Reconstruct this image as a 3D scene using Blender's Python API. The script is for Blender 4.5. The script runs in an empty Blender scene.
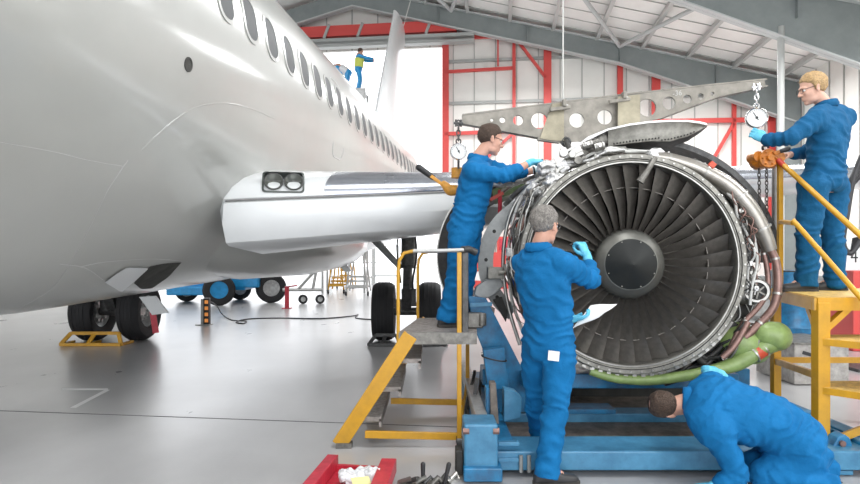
import bpy, bmesh, math, random
import numpy as np
from mathutils import Vector, Matrix, noise, Quaternion
V = Vector
PI = math.pi
rnd = random.Random(7)
SC = bpy.context.scene
COL = SC.collection

# ------------------------------------------------------------------ camera
EYE = 1.48
F = 600.0
cd = bpy.data.cameras.new('camera')
cam = bpy.data.objects.new('camera', cd)
COL.objects.link(cam)
cam.location = (0, 0, EYE)
cam.rotation_euler = (PI/2, 0, 0)
cd.sensor_width = 36.0
cd.lens = F/860*36.0
cd.shift_y = 13/860
cd.clip_end = 300
SC.camera = cam

# ------------------------------------------------------------------ world, lights, exposure
SC.view_settings.view_transform = 'Standard'
SC.view_settings.look = 'None'
SC.view_settings.gamma = 1
SC.view_settings.use_curve_mapping = False
SC.view_settings.exposure = 0.15
w = bpy.data.worlds.new('sky'); SC.world = w; w.use_nodes = True
w.node_tree.nodes['Background'].inputs[0].default_value = (0.95, 0.97, 1.0, 1)
w.node_tree.nodes['Background'].inputs[1].default_value = 2.2

TH = 0.1244
CT, ST = math.cos(TH), math.sin(TH)
def H(u, s, z=0.0):            # hangar axes: u across, s deep, z up
    return V((u*CT + s*ST, -u*ST + s*CT, z))
def P(px, py, Y):              # a point of the place at depth Y
    return V(((px-430)*Y/F, Y, EYE-(py-255)*Y/F))
HROT = Matrix.Rotation(-TH, 4, 'Z')

def area(name, loc, size, power, rot=(0, 0, 0), col=(1, 1, 1), sy=None):
    l = bpy.data.lights.new(name, 'AREA'); l.energy = power; l.color = col
    l.shape = 'RECTANGLE'; l.size = size; l.size_y = sy or size
    o = bpy.data.objects.new(name, l); COL.objects.link(o)
    o.location = loc; o.rotation_euler = rot
    return o
for u, s, zz in ((-9, 4, 10.5), (1, 3, 9.2), (9, 4, 7.8), (-9, 17, 10.5), (1, 16, 9.2), (9, 16, 7.8), (1, 23.5, 9.2), (8, 23.5, 8.2)):
    area('overhead_fill', H(u, s, zz), 3.2, ({-9: 450, 1: 330, 9: 750}[u]) if s < 10 else (350 if u < -5 else (600 if s < 20 else 470)), (0, 0, -TH))  # overhead area lights added without fixtures, power set per area to balance brightness
area('front_fill', H(5.5, -8.5, 4.2), 12, 680, (math.radians(84), 0, -TH), (0.97, 0.985, 1.0), 7)  # fill light added behind the camera for people, engine front and back wall

# ------------------------------------------------------------------ materials
MT = {}
def mat(name, col, rough=0.5, metal=0.0, coat=0.0, bump=0.0, bscale=40, var=0.0, vscale=4, var2=None, emit=0, alpha=None, trans=0, coatr=0.05, stretch=None, spec=None):
    if name in MT: return MT[name]
    m = bpy.data.materials.new(name); m.use_nodes = True
    nt = m.node_tree; b = nt.nodes['Principled BSDF']; L = nt.links.new
    b.inputs['Base Color'].default_value = (*col, 1)
    b.inputs['Roughness'].default_value = rough
    b.inputs['Metallic'].default_value = metal
    b.inputs['Coat Weight'].default_value = coat
    b.inputs['Coat Roughness'].default_value = coatr
    if spec is not None: b.inputs['Specular IOR Level'].default_value = spec
    if trans: b.inputs['Transmission Weight'].default_value = trans
    if emit:
        b.inputs['Emission Color'].default_value = (*col, 1); b.inputs['Emission Strength'].default_value = emit
    if var or bump:
        tc = nt.nodes.new('ShaderNodeTexCoord'); mp = nt.nodes.new('ShaderNodeMapping')
        L(tc.outputs['Object'], mp.inputs[0])
        if stretch: mp.inputs['Scale'].default_value = stretch
    if var:
        n = nt.nodes.new('ShaderNodeTexNoise'); n.inputs['Scale'].default_value = vscale; n.inputs['Detail'].default_value = 8
        n.inputs['Roughness'].default_value = 0.65
        L(mp.outputs[0], n.inputs[0])
        r = nt.nodes.new('ShaderNodeValToRGB'); r.color_ramp.elements[0].position = 0.35; r.color_ramp.elements[1].position = 0.68
        c2 = var2 or tuple(max(0, c*(1-var)) for c in col)
        r.color_ramp.elements[0].color = (*c2, 1)
        r.color_ramp.elements[1].color = (*tuple(min(1, c*(1+var*0.35)) for c in col), 1)
        L(n.outputs[0], r.inputs[0]); L(r.outputs[0], b.inputs['Base Color'])
        mr = nt.nodes.new('ShaderNodeMapRange'); mr.inputs[3].default_value = min(1, rough*1.25); mr.inputs[4].default_value = rough*0.85
        L(n.outputs[0], mr.inputs[0]); L(mr.outputs[0], b.inputs['Roughness'])
    if bump:
        n2 = nt.nodes.new('ShaderNodeTexNoise'); n2.inputs['Scale'].default_value = bscale; n2.inputs['Detail'].default_value = 5
        L(mp.outputs[0], n2.inputs[0])
        bp = nt.nodes.new('ShaderNodeBump'); bp.inputs['Strength'].default_value = bump; bp.inputs['Distance'].default_value = 0.02
        L(n2.outputs[0], bp.inputs['Height']); L(bp.outputs[0], b.inputs['Normal'])
    MT[name] = m
    return m

M = dict(
 paint=mat('aircraft_paint', (0.385, 0.39, 0.372), 0.32, 0, 0.7, var=0.05, vscale=0.8, coatr=0.12, bump=0.03, bscale=1.6),
 paint2=mat('wing_paint', (0.68, 0.70, 0.71), 0.3, 0, 0.5, var=0.04, vscale=2, coatr=0.1),
 slat=mat('slat_metal', (0.40, 0.42, 0.47), 0.25, 0.9, var=0.06, vscale=3),
 seam=mat('seam_dark', (0.2, 0.2, 0.2), 0.6),
 seamlt=mat('sealant_light', (0.78, 0.78, 0.77), 0.4),
 glassd=mat('cabin_glass', (0.09, 0.095, 0.10), 0.55, 0, 0.0, spec=0.15),
 winframe=mat('window_frame_grey', (0.5, 0.5, 0.5), 0.4, 0.3),
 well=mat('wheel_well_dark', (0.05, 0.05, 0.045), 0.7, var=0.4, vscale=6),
 tire=mat('tyre_rubber', (0.018, 0.018, 0.02), 0.75, bump=0.1, bscale=60),
 rim=mat('wheel_rim', (0.45, 0.46, 0.46), 0.4, 0.6, var=0.3, vscale=12),
 geard=mat('gear_dark', (0.10, 0.10, 0.10), 0.45, 0.5, var=0.4, vscale=20),
 blade=mat('fan_blade_metal', (0.27, 0.25, 0.225), 0.40, 0.6, var=0.3, vscale=9, bump=0.05, bscale=60),
 hub=mat('fan_hub_metal', (0.17, 0.17, 0.155), 0.42, 0.7, var=0.12, vscale=8),
 spin=mat('spinner_black', (0.012, 0.014, 0.014), 0.5, 0, 0.08, spec=0.3, coatr=0.3, var=0.2, vscale=5),
 steel=mat('steel_bright', (0.40, 0.395, 0.375), 0.32, 0.85, var=0.25, vscale=14),
 steel2=mat('steel_dull', (0.22, 0.212, 0.195), 0.45, 0.6, var=0.4, vscale=18, bump=0.08, bscale=60),
 casing=mat('case_paint_grey', (0.27, 0.262, 0.235), 0.42, 0.4, var=0.35, vscale=16, bump=0.05, bscale=50),
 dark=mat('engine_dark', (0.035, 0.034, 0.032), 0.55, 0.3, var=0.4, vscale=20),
 copper=mat('tube_copper', (0.24, 0.145, 0.125), 0.38, 0.5, var=0.3, vscale=16),
 green=mat('duct_green', (0.25, 0.35, 0.115), 0.42, 0, 0.15, var=0.3, vscale=9),
 primer=mat('primer_green', (0.16, 0.24, 0.10), 0.5, var=0.4, vscale=20),
 redband=mat('band_red', (0.55, 0.07, 0.03), 0.45),
 wire=mat('wire_white', (0.55, 0.55, 0.53), 0.5),
 wirer=mat('wire_red', (0.5, 0.05, 0.03), 0.5), wireb=mat('wire_blue', (0.03, 0.12, 0.5), 0.5), wirey=mat('wire_yellow', (0.65, 0.5, 0.05), 0.5), wirek=mat('wire_black', (0.03, 0.03, 0.03), 0.5),
 foil=mat('foil_wrap', (0.60, 0.60, 0.60), 0.3, 0.7, bump=0.9, bscale=30, var=0.2, vscale=20),
 beam=mat('hoist_beam_metal', (0.27, 0.252, 0.22), 0.5, 0.35, var=0.3, vscale=9, bump=0.06, bscale=40),
 brass=mat('plate_bronze', (0.30, 0.272, 0.20), 0.45, 0.5, var=0.25, vscale=9),
 blue=mat('trolley_blue', (0.008, 0.19, 0.40), 0.42, 0, 0.15, var=0.35, vscale=7, var2=(0.015, 0.10, 0.21)),
 blue2=mat('trolley_blue_worn', (0.065, 0.24, 0.40), 0.4, 0, 0.15, var=0.35, vscale=6, var2=(0.035, 0.16, 0.29)),
 bluev=mat('blue_bright', (0.01, 0.30, 0.66), 0.4, 0, 0.2, var=0.2, vscale=7),
 deck=mat('deck_plate', (0.20, 0.17, 0.145), 0.55, 0.2, var=0.5, vscale=9, bump=0.1, bscale=50),
 cradle=mat('cradle_grey', (0.33, 0.34, 0.335), 0.45, 0.3, var=0.2, vscale=10),
 yel=mat('stand_yellow', (0.60, 0.31, 0.012), 0.42, 0, 0.15, var=0.2, vscale=7, var2=(0.50, 0.26, 0.015)),
 tread=mat('tread_grey', (0.34, 0.31, 0.29), 0.55, 0.35, var=0.4, vscale=22, bump=0.4, bscale=90),
 ytread=mat('tread_yellow', (0.68, 0.47, 0.12), 0.55, 0, var=0.5, vscale=22, var2=(0.42, 0.27, 0.10), bump=0.2, bscale=60),
 galv=mat('galvanised', (0.48, 0.48, 0.47), 0.4, 0.55, var=0.2, vscale=12),
 cloth=mat('coverall_blue', (0.003, 0.14, 0.36), 0.8, bump=0.6, bscale=17, var=0.18, vscale=5, spec=0.25),
 cloth2=mat('coverall_navy_teal', (0.006, 0.10, 0.235), 0.8, bump=0.6, bscale=17, var=0.2, vscale=5, spec=0.25),
 skin=mat('skin', (0.62, 0.34, 0.25), 0.5, var=0.1, vscale=12),
 skin2=mat('skin_pale', (0.68, 0.40, 0.30), 0.5, var=0.1, vscale=12),
 lip=mat('lip', (0.45, 0.17, 0.14), 0.5), eyew=mat('eye_white', (0.7, 0.7, 0.68), 0.3), iris=mat('iris', (0.05, 0.04, 0.03), 0.3),
 glove=mat('nitrile_blue', (0.10, 0.46, 0.66), 0.45, bump=0.3, bscale=60),
 glovew=mat('nitrile_pale', (0.52, 0.68, 0.74), 0.45, bump=0.3, bscale=60),
 hairb=mat('hair_brown', (0.075, 0.045, 0.03), 0.65, bump=0.8, bscale=120, var=0.4, vscale=60),
 hairg=mat('hair_grey', (0.27, 0.25, 0.23), 0.65, bump=0.8, bscale=120, var=0.5, vscale=60),
 hairy=mat('hair_blond', (0.55, 0.36, 0.17), 0.6, bump=0.8, bscale=120, var=0.4, vscale=60),
 boot=mat('boot_black', (0.03, 0.03, 0.032), 0.5), sole=mat('boot_sole', (0.05, 0.045, 0.04), 0.8),
 black=mat('plastic_black', (0.02, 0.02, 0.022), 0.45), white=mat('white_paint', (0.8, 0.8, 0.8), 0.5),
 paper=mat('paper_white', (0.85, 0.86, 0.85), 0.7), orange=mat('hoist_orange', (0.72, 0.24, 0.02), 0.4, 0, 0.2, var=0.35, vscale=25, var2=(0.35, 0.11, 0.01)),
 chain=mat('chain_dark', (0.06, 0.055, 0.05), 0.45, 0.7), chrome=mat('chrome_bright', (0.75, 0.75, 0.76), 0.18, 1.0),
 red=mat('steel_red', (0.62, 0.07, 0.062), 0.45), redd=mat('tray_red', (0.52, 0.025, 0.05), 0.45, 0, 0.2, var=0.25, vscale=12),
 hirise=mat('tabard_lime', (0.62, 0.68, 0.12), 0.6), plast=mat('clear_bag', (0.75, 0.75, 0.77), 0.2, 0, 0.5, bump=0.8, bscale=30), yelp=mat('card_yellow', (0.78, 0.74, 0.35), 0.6),
 amber=mat('amber_lens', (0.85, 0.33, 0.08), 0.25, emit=0.35),
 wallp=mat('wall_panel', (0.84, 0.83, 0.79), 0.6, var=0.05, vscale=0.7), walls=mat('wall_seam', (0.45, 0.45, 0.43), 0.6),
 rail=mat('wall_rail', (0.38, 0.39, 0.38), 0.5), roofp=mat('roof_panel', (0.87, 0.865, 0.84), 0.6, var=0.06, vscale=1.2),
 portal=mat('portal_steel', (0.235, 0.262, 0.262), 0.5, var=0.12, vscale=1.5), flange=mat('flange_steel', (0.48, 0.50, 0.50), 0.5), purl=mat('purlin_galv', (0.52, 0.53, 0.52), 0.45, 0.2),
 case=mat('toolbox_alu', (0.42, 0.40, 0.38), 0.5, 0.4, var=0.4, vscale=10), sign=mat('sign_white', (0.78, 0.8, 0.8), 0.5),
 hose=mat('hose_black', (0.025, 0.025, 0.028), 0.5), duct=mat('duct_steel', (0.36, 0.34, 0.31), 0.3, 0.85, var=0.25, vscale=8), lens=mat('lamp_lens', (0.17, 0.18, 0.165), 0.12, 0.6), lampd=mat('lamp_recess', (0.06, 0.07, 0.065), 0.3, 0.2),
 ytool=mat('sling_orange', (0.70, 0.33, 0.05), 0.5, var=0.3, vscale=20),
)
# floor: polished concrete with stains, scuffs and worn patches
def floor_mat():
    m = bpy.data.materials.new('polished_concrete'); m.use_nodes = True
    nt = m.node_tree; b = nt.nodes['Principled BSDF']; L = nt.links.new
    tc = nt.nodes.new('ShaderNodeTexCoord')
    def nz(scale, detail, stretch=None, rough=0.6):
        mp = nt.nodes.new('ShaderNodeMapping'); L(tc.outputs['Object'], mp.inputs[0])
        if stretch: mp.inputs['Scale'].default_value = stretch
        n = nt.nodes.new('ShaderNodeTexNoise'); n.inputs['Scale'].default_value = scale; n.inputs['Detail'].default_value = detail; n.inputs['Roughness'].default_value = rough
        L(mp.outputs[0], n.inputs[0]); return n
    a = nz(0.5, 8); c = nz(1.6, 10, (1, 0.45, 1), 0.55); g = nz(40, 4)
    r = nt.nodes.new('ShaderNodeValToRGB')
    r.color_ramp.elements[0].position = 0.3; r.color_ramp.elements[0].color = (0.37, 0.37, 0.378, 1)
    r.color_ramp.elements[1].position = 0.7; r.color_ramp.elements[1].color = (0.53, 0.53, 0.537, 1)
    mx = nt.nodes.new('ShaderNodeMix'); mx.data_type = 'FLOAT'; mx.inputs[0].default_value = 0.5
    L(a.outputs[0], mx.inputs[2]); L(c.outputs[0], mx.inputs[3]); L(mx.outputs[0], r.inputs[0])
    L(r.outputs[0], b.inputs['Base Color'])
    mr = nt.nodes.new('ShaderNodeMapRange'); mr.inputs[1].default_value = 0.3; mr.inputs[2].default_value = 0.7
    mr.inputs[3].default_value = 0.27; mr.inputs[4].default_value = 0.32
    L(c.outputs[0], mr.inputs[0]); L(mr.outputs[0], b.inputs['Roughness'])
    bp = nt.nodes.new('ShaderNodeBump'); bp.inputs['Strength'].default_value = 0.06; bp.inputs['Distance'].default_value = 0.01
    L(g.outputs[0], bp.inputs['Height']); L(bp.outputs[0], b.inputs['Normal'])
    b.inputs['Coat Weight'].default_value = 0.35; b.inputs['Coat Roughness'].default_value = 0.2
    return m
M['floor'] = floor_mat()

# ------------------------------------------------------------------ mesh builder
def frame_of(d, up=V((0, 0, 1))):
    d = d.normalized()
    if abs(d.dot(up)) > 0.98: up = V((1, 0, 0)) if abs(d.x) < 0.9 else V((0, 1, 0))
    a = d.cross(up).normalized(); b = a.cross(d).normalized()
    return a, b, d     # side, up, along
class MB:
    def __init__(s): s.v = []; s.f = []; s.m = []
    def add(s, vs, fs, mi=0):
        n = len(s.v); s.v += [tuple(v) for v in vs]; s.f += [tuple(i+n for i in f) for f in fs]; s.m += [mi]*len(fs); return s
    def box(s, c, size, R=None, mi=0):
        x, y, z = (k/2 for k in size); c = V(c)
        vs = [V(p) for p in ((-x,-y,-z),(x,-y,-z),(x,y,-z),(-x,y,-z),(-x,-y,z),(x,-y,z),(x,y,z),(-x,y,z))]
        if R is not None: vs = [R @ v for v in vs]
        return s.add([v+c for v in vs], [(3,2,1,0),(4,5,6,7),(0,1,5,4),(1,2,6,5),(2,3,7,6),(3,0,4,7)], mi)
    def bar(s, p0, p1, w, h, up=V((0,0,1)), mi=0):
        p0, p1 = V(p0), V(p1); a, b, d = frame_of(p1-p0, up)
        vs = []
        for p in (p0, p1):
            for i, j in ((-1,-1),(1,-1),(1,1),(-1,1)): vs.append(p + a*(i*w/2) + b*(j*h/2))
        return s.add(vs, [(3,2,1,0),(4,5,6,7),(0,1,5,4),(1,2,6,5),(2,3,7,6),(3,0,4,7)], mi)
    def loft(s, rings, closed=True, caps=True, mi=0):
        n = len(rings[0]); vs = [p for r in rings for p in r]; fs = []
        for i in range(len(rings)-1):
            for j in range(n if closed else n-1):
                k = (j+1) % n
                fs.append((i*n+j, i*n+k, (i+1)*n+k, (i+1)*n+j))
        if caps: fs.append(tuple(range(n))[::-1]); fs.append(tuple(range((len(rings)-1)*n, len(rings)*n)))
        return s.add(vs, fs, mi)
    def tube(s, pts, r, n=10, mi=0, up=V((0,0,1)), flat=1.0, caps=True, smooth=0):
        pts = [V(p) for p in pts]
        rs = list(r) if hasattr(r, '__len__') else [r]*len(pts)
        if smooth: pts, rs = resample(pts, rs, smooth)
        rings = []; a = None
        for i, p in enumerate(pts):
            d = (pts[min(i+1, len(pts)-1)] - pts[max(i-1, 0)])
            if d.length < 1e-9: d = V((0,0,1))
            d.normalize()
            if a is None: a, b, _ = frame_of(d, up)
            else:
                a = (a - d*a.dot(d)); a.normalize(); b = a.cross(d).normalized()
            rings.append([p + a*(math.cos(t)*rs[i]) + b*(math.sin(t)*rs[i]*flat) for t in [2*PI*k/n for k in range(n)]])
        return s.loft(rings, True, caps, mi)
    def ring(s, c, axis, R, r, n=48, k=10, mi=0, a0=0, a1=2*PI, flat=1.0):
        a, b, d = frame_of(V(axis)); c = V(c); full = abs(a1-a0-2*PI) < 1e-6
        rings = []
        for i in range(n + (0 if full else 1)):
            t = a0+(a1-a0)*i/n; e = a*math.cos(t)+b*math.sin(t)
            rings.append([c + e*(R+math.cos(q)*r) + d*(math.sin(q)*r*flat) for q in [2*PI*j/k for j in range(k)]])
        if full: rings.append(rings[0])
        return s.loft(rings, True, not full, mi)
    def lathe(s, prof, c, axis, n=64, mi=0, a0=0, a1=2*PI, up=V((0,0,1)), closedprof=False):
        a, b, d = frame_of(V(axis), up); c = V(c); full = abs(a1-a0-2*PI) < 1e-6
        rings = []
        for i in range(n + (0 if full else 1)):
            t = a0+(a1-a0)*i/n; e = a*math.cos(t)+b*math.sin(t)
            rings.append([c + e*rr + d*zz for rr, zz in prof])
        if full: rings.append(rings[0])
        return s.loft(rings, closedprof, (not full) and closedprof, mi)
    def cyl(s, p0, p1, r0, r1=None, n=20, mi=0):
        r1 = r0 if r1 is None else r1
        return s.tube([p0, p1], [r0, r1], n, mi)
    def ell(s, c, rad, R=None, n=20, mi=0):
        c = V(c); rings = []
        m = max(6, n//2)
        vs = [V((0,0,-rad[2]))]; fs = []
        for i in range(1, m):
            ph = -PI/2+PI*i/m
            for j in range(n):
                t = 2*PI*j/n
                vs.append(V((math.cos(t)*math.cos(ph)*rad[0], math.sin(t)*math.cos(ph)*rad[1], math.sin(ph)*rad[2])))
        vs.append(V((0,0,rad[2])))
        for j in range(n):
            fs.append((0, 1+(j+1)%n, 1+j))
            for i in range(m-2):
                a = 1+i*n+j; b = 1+i*n+(j+1)%n
                fs.append((a, b, b+n, a+n))
            fs.append((1+(m-2)*n+j, 1+(m-2)*n+(j+1)%n, len(vs)-1))
        if R is not None: vs = [R @ v for v in vs]
        return s.add([v+c for v in vs], fs, mi)
    def caps_limb(s, pts, rs, n=14, flat=1.0, up=V((0,0,1)), smooth=4):
        """rounded tube for bodies"""
        pts = [V(p) for p in pts]; rs = list(rs)
        if len(pts) > 2 and smooth: pts, rs = resample(pts, rs, smooth)
        d0 = (pts[0]-pts[1]).normalized(); d1 = (pts[-1]-pts[-2]).normalized()
        A = []; B = []
        for q in (0.3, 0.65, 0.9):
            A.insert(0, (pts[0]+d0*rs[0]*q, rs[0]*math.sqrt(1-q*q))); B.append((pts[-1]+d1*rs[-1]*q, rs[-1]*math.sqrt(1-q*q)))
        pp = [x[0] for x in A]+pts+[x[0] for x in B]; rr = [x[1] for x in A]+rs+[x[1] for x in B]
        return s.tube(pp, rr, n, 0, up, flat)
    def plate(s, pts, thick, nrm=None, mi=0):
        pts = [V(p) for p in pts]
        if nrm is None: nrm = (pts[1]-pts[0]).cross(pts[2]-pts[0]).normalized()
        n = len(pts); o = V(nrm)*thick
        vs = pts+[p+o for p in pts]
        fs = [tuple(range(n))[::-1], tuple(range(n, 2*n))]+[(i, (i+1)%n, n+(i+1)%n, n+i) for i in range(n)]
        return s.add(vs, fs, mi)
    def mesh(s, name, mats, off=V((0,0,0)), smooth=35):
        me = bpy.data.meshes.new(name)
        o = V(off)
        me.from_pydata([(v[0]-o.x, v[1]-o.y, v[2]-o.z) for v in s.v], [], s.f)
        for m in (mats if isinstance(mats, (list, tuple)) else [mats]): me.materials.append(m)
        me.polygons.foreach_set('material_index', s.m)
        bm = bmesh.new(); bm.from_mesh(me); bmesh.ops.recalc_face_normals(bm, faces=bm.faces); bm.to_mesh(me); bm.free()
        if smooth:
            me.polygons.foreach_set('use_smooth', [True]*len(me.polygons))
            me.set_sharp_from_angle(angle=math.radians(smooth))
        me.update()
        return me
    def build(s, name, mats, parent=None, label=None, cat=None, group=None, kind=None, smooth=35, bevel=0, origin=None):
        if origin is None and parent is None:
            a = np.array(s.v); origin = V(((a[:,0].min()+a[:,0].max())/2, (a[:,1].min()+a[:,1].max())/2, a[:,2].min()))
        off = ORG[parent.name] if parent is not None else V(origin)
        me = s.mesh(name, mats, off, smooth)
        return link(name, me, parent, off, label, cat, group, kind, bevel)
ORG = {}
def link(name, me, parent, off, label=None, cat=None, group=None, kind=None, bevel=0):
    o = bpy.data.objects.new(name, me); COL.objects.link(o)
    if parent is not None: o.parent = parent
    else: o.location = off
    ORG[o.name] = V(off)
    if label: o['label'] = label
    if cat: o['category'] = cat
    if group: o['group'] = group
    if kind: o['kind'] = kind
    if bevel:
        b = o.modifiers.new('bevel', 'BEVEL'); b.width = bevel; b.segments = 2; b.limit_method = 'ANGLE'; b.angle_limit = math.radians(40)
    return o
def thing(name, label, cat, loc, group=None):
    o = bpy.data.objects.new(name, None); COL.objects.link(o); o.location = loc; o.empty_display_size = 0.1
    ORG[o.name] = V(loc); o['label'] = label; o['category'] = cat
    if group: o['group'] = group
    return o
def struct(name, mb, m, smooth=0, bevel=0, origin=None):
    return mb.build(name, m, None, kind='structure', smooth=smooth, bevel=bevel, origin=origin)
def resample(pts, rs, k):
    out = []; ro = []; n = len(pts)
    for i in range(n-1):
        p0 = pts[max(i-1,0)]; p1 = pts[i]; p2 = pts[i+1]; p3 = pts[min(i+2,n-1)]
        r0, r1, r2, r3 = rs[max(i-1,0)], rs[i], rs[i+1], rs[min(i+2,n-1)]
        for j in range(k):
            t = j/k; t2 = t*t; t3 = t2*t
            out.append(0.5*((2*p1)+(p2-p0)*t+(2*p0-5*p1+4*p2-p3)*t2+(3*p1-p0-3*p2+p3)*t3))
            ro.append(max(1e-4, r1+(r2-r1)*t))
    out.append(pts[-1]); ro.append(rs[-1])
    return out, ro
def copy_tree(o, parent=None, loc=None):
    c = o.copy(); COL.objects.link(c)
    if parent is not None: c.parent = parent
    for ch in list(o.children): copy_tree(ch, c)
    if loc is not None: c.location = loc
    ORG[c.name] = ORG[o.name].copy()
    return c
# ================================================================== the hangar
b = MB()
b.box(H(-2, 12, -0.05), (36, 44, 0.1), HROT.to_3x3())
fl = struct('floor', b, M['floor'], origin=(0, 0, 0))
b = MB(); b.box(H(-4, 52, -0.09), (80, 44, 0.12), HROT.to_3x3())
struct('trim_apron', b, mat('apron_concrete', (0.75, 0.75, 0.74), 0.6, var=0.05, vscale=0.5))
b = MB()
for s0 in (5.15,):
    b.box(H(-1, s0, 0.0005), (30, 0.014, 0.003), HROT.to_3x3())
struct('trim_floor_joints', b, mat('joint_dark', (0.10, 0.10, 0.10), 0.7))
b = MB()
for q in ([(62, 388.5), (108, 388.5), (108, 390), (62, 390)], [(105, 390), (110, 390), (76, 408), (70, 408)]):
    b.plate([V(((x-430)/(y-255)*EYE, EYE*F/(y-255), 0.001)) for x, y in q], 0.002, V((0, 0, 1)))
struct('trim_floor_marking', b, M['white'])
def roofz(u): return EYE + 10.78 - 0.26*(u if u > -7 else -14-u)
SB = 28.0
DU = -2.9          # right jamb of the big door
DT = EYE + 9.75    # head of the big door
def hq(b, pts, th, mi=0, nrm=None):      # plate from (u, s, z) points
    b.plate([H(*p) for p in pts], th, nrm, mi)
# back wall with panel seams: right part, over-door part, far left part
b = MB()
ns = H(0, 1, 0)
hq(b, [(DU, SB, 0), (12.6, SB, 0), (12.6, SB, roofz(12.6)), (DU, SB, roofz(DU))], 0.15, 0, ns)
hq(b, [(-17.5, SB, DT), (DU, SB, DT), (DU, SB, roofz(DU)), (-7, SB, roofz(-7)), (-17.5, SB, roofz(-17.5))], 0.15, 0, ns)
hq(b, [(-20, SB, 0), (-17.5, SB, 0), (-17.5, SB, roofz(-17.5)), (-20, SB, roofz(-20))], 0.15, 0, ns)
struct('wall_back', b, M['wallp'])
b = MB()
u = DU+0.5
while u < 12.4:
    z1 = roofz(u)-0.1
    b.bar(H(u, SB-0.02, 0), H(u, SB-0.02, z1), 0.045, 0.04, ns)
    u += 0.98
u = -16
while u < DU:
    b.bar(H(u, SB-0.02, DT), H(u, SB-0.02, roofz(u)-0.1), 0.05, 0.04, ns); u += 1.25
struct('trim_wall_seams', b, M['walls'])
b = MB()
for z in (2.2, 5.25, 8.55, 10.5):
    u1 = min(12.4, (EYE+10.78-z)/0.26)
    b.bar(H(DU+0.2, SB-0.1, z), H(u1, SB-0.1, z), 0.12, 0.13)
struct('trim_wall_rails', b, M['rail'])
# right wall
b = MB()
hq(b, [(12.5, -11, 0), (12.5, SB, 0), (12.5, SB, roofz(12.5)), (12.5, -11, roofz(12.5))], 0.15, 0, H(1, 0, 0))
struct('wall_right', b, M['wallp'])
b = MB(); 
for k in range(0, 38): b.bar(H(12.47, -10+k, 0), H(12.47, -10+k, roofz(12.5)), 0.04, 0.04, H(1,0,0))
struct('trim_right_wall_seams', b, M['walls'])
b = MB()
hq(b, [(-20, -11, 0), (-20, SB, 0), (-20, SB, roofz(-20)), (-20, -11, roofz(-20))], -0.15, 0, H(1, 0, 0))
struct('wall_left', b, M['wallp'])
# roof
b = MB()
up = V((0, 0, 1))
hq(b, [(-7, -11, roofz(-7)), (12.7, -11, roofz(12.7)), (12.7, SB+.2, roofz(12.7)), (-7, SB+.2, roofz(-7))], 0.12, 0, up)
hq(b, [(-20.2, -11, roofz(-20.2)), (-7, -11, roofz(-7)), (-7, SB+.2, roofz(-7)), (-20.2, SB+.2, roofz(-20.2))], 0.12, 0, up)
struct('ceiling', b, M['roofp'])
b = MB()      # sheet laps across the slope
s = -10
while s < SB:
    b.bar(H(-6.9, s, roofz(-6.9)-0.03), H(12.5, s, roofz(12.5)-0.02), 0.02, 0.03); s += 1.0
struct('trim_roof_sheet_laps', b, M['walls'])
b = MB()
u = 6.07-1.65*7
while u < 12.5:
    b.bar(H(u, -11, roofz(u)-0.14), H(u, SB, roofz(u)-0.14), 0.075, 0.2)
    b.bar(H(u, -11, roofz(u)-0.25), H(u, SB, roofz(u)-0.25), 0.16, 0.025); u += 1.9
struct('trim_purlins', b, M['purl'])
# portal frames
def portal(s, name):
    b = MB(); D1 = 2.15 if s == 20.0 else 1.75; D0 = 0.95 if s == 20.0 else 0.85
    for u0, u1, d0, d1 in ((-7, 5, D0, D0), (5, 12.3, D0, D1)):
        za, zb = roofz(u0)-0.25, roofz(u1)-0.25
        b.plate([H(u0, s-0.02, za), H(u1, s-0.02, zb), H(u1, s-0.02, zb-d1), H(u0, s-0.02, za-d0)], 0.05, H(0,1,0), 0)
        for w_, z0, z1 in ((0.36, za, zb), (0.36, za-d0, zb-d1)):
            b.plate([H(u0, s-w_/2, z0), H(u1, s-w_/2, z1), H(u1, s+w_/2, z1), H(u0, s+w_/2, z0)], 0.05, V((0,0,1)), 1)
    zt = roofz(12.4)-0.3
    b.box(H(12.0, s, zt/2), (0.9, 0.05, zt), HROT.to_3x3(), 0)
    b.box(H(11.55, s, zt/2), (0.04, 0.36, zt), HROT.to_3x3(), 0)
    for u0 in (-3, 1, 5, 9): b.box(H(u0, s, roofz(u0)-0.68), (0.03, 0.34, 0.8), HROT.to_3x3(), 0)
    zl = roofz(-20)-0.25
    b.plate([H(-7, s-0.02, roofz(-7)-0.25), H(-20, s-0.02, zl), H(-20, s-0.02, zl-0.85), H(-7, s-0.02, roofz(-7)-1.1)], 0.05, H(0,1,0), 0)
    b.plate([H(-7, s-.18, roofz(-7)-1.1), H(-20, s-.18, zl-0.85), H(-20, s+.18, zl-0.85), H(-7, s+.18, roofz(-7)-1.1)], 0.05, V((0,0,1)), 1)
    b.box(H(-19.6, s, zl/2), (0.7, 0.36, zl), HROT.to_3x3(), 0)
    struct(name, b, [M['portal'], M['flange']])
for i, s in enumerate((27.2, 20.0, 13.0, 6.0, -1.0)): portal(s, 'trim_portal_frame_%d' % (i+1))
# round pole hanging at the second frame and roof bracing tubes
b = MB(); 
zt = roofz(8.57)-1.5
b.cyl(H(8.57, 20.0, 0), H(8.57, 20.0, zt+0.1), 0.1, n=16)
b.box(H(8.57, 20.0, 0.02), (0.4, 0.4, 0.04), HROT.to_3x3())
struct('trim_pole', b, M['rail'], 35)
b = MB()
for (u0, s0, u1, s1) in ((4.95, 26.9, 7.2, 20.2), (4.95, 26.9, 1.5, 20.2), (-2.4, 26.9, -1.0, 20.2), (-2.4, 26.9, -5.5, 20.2)):
    b.cyl(H(u0, s0, roofz(u0)-0.42), H(u1, s1, roofz(u1)-0.42), 0.085, n=12)
struct('trim_roof_bracing', b, M['flange'], 35)

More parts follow.
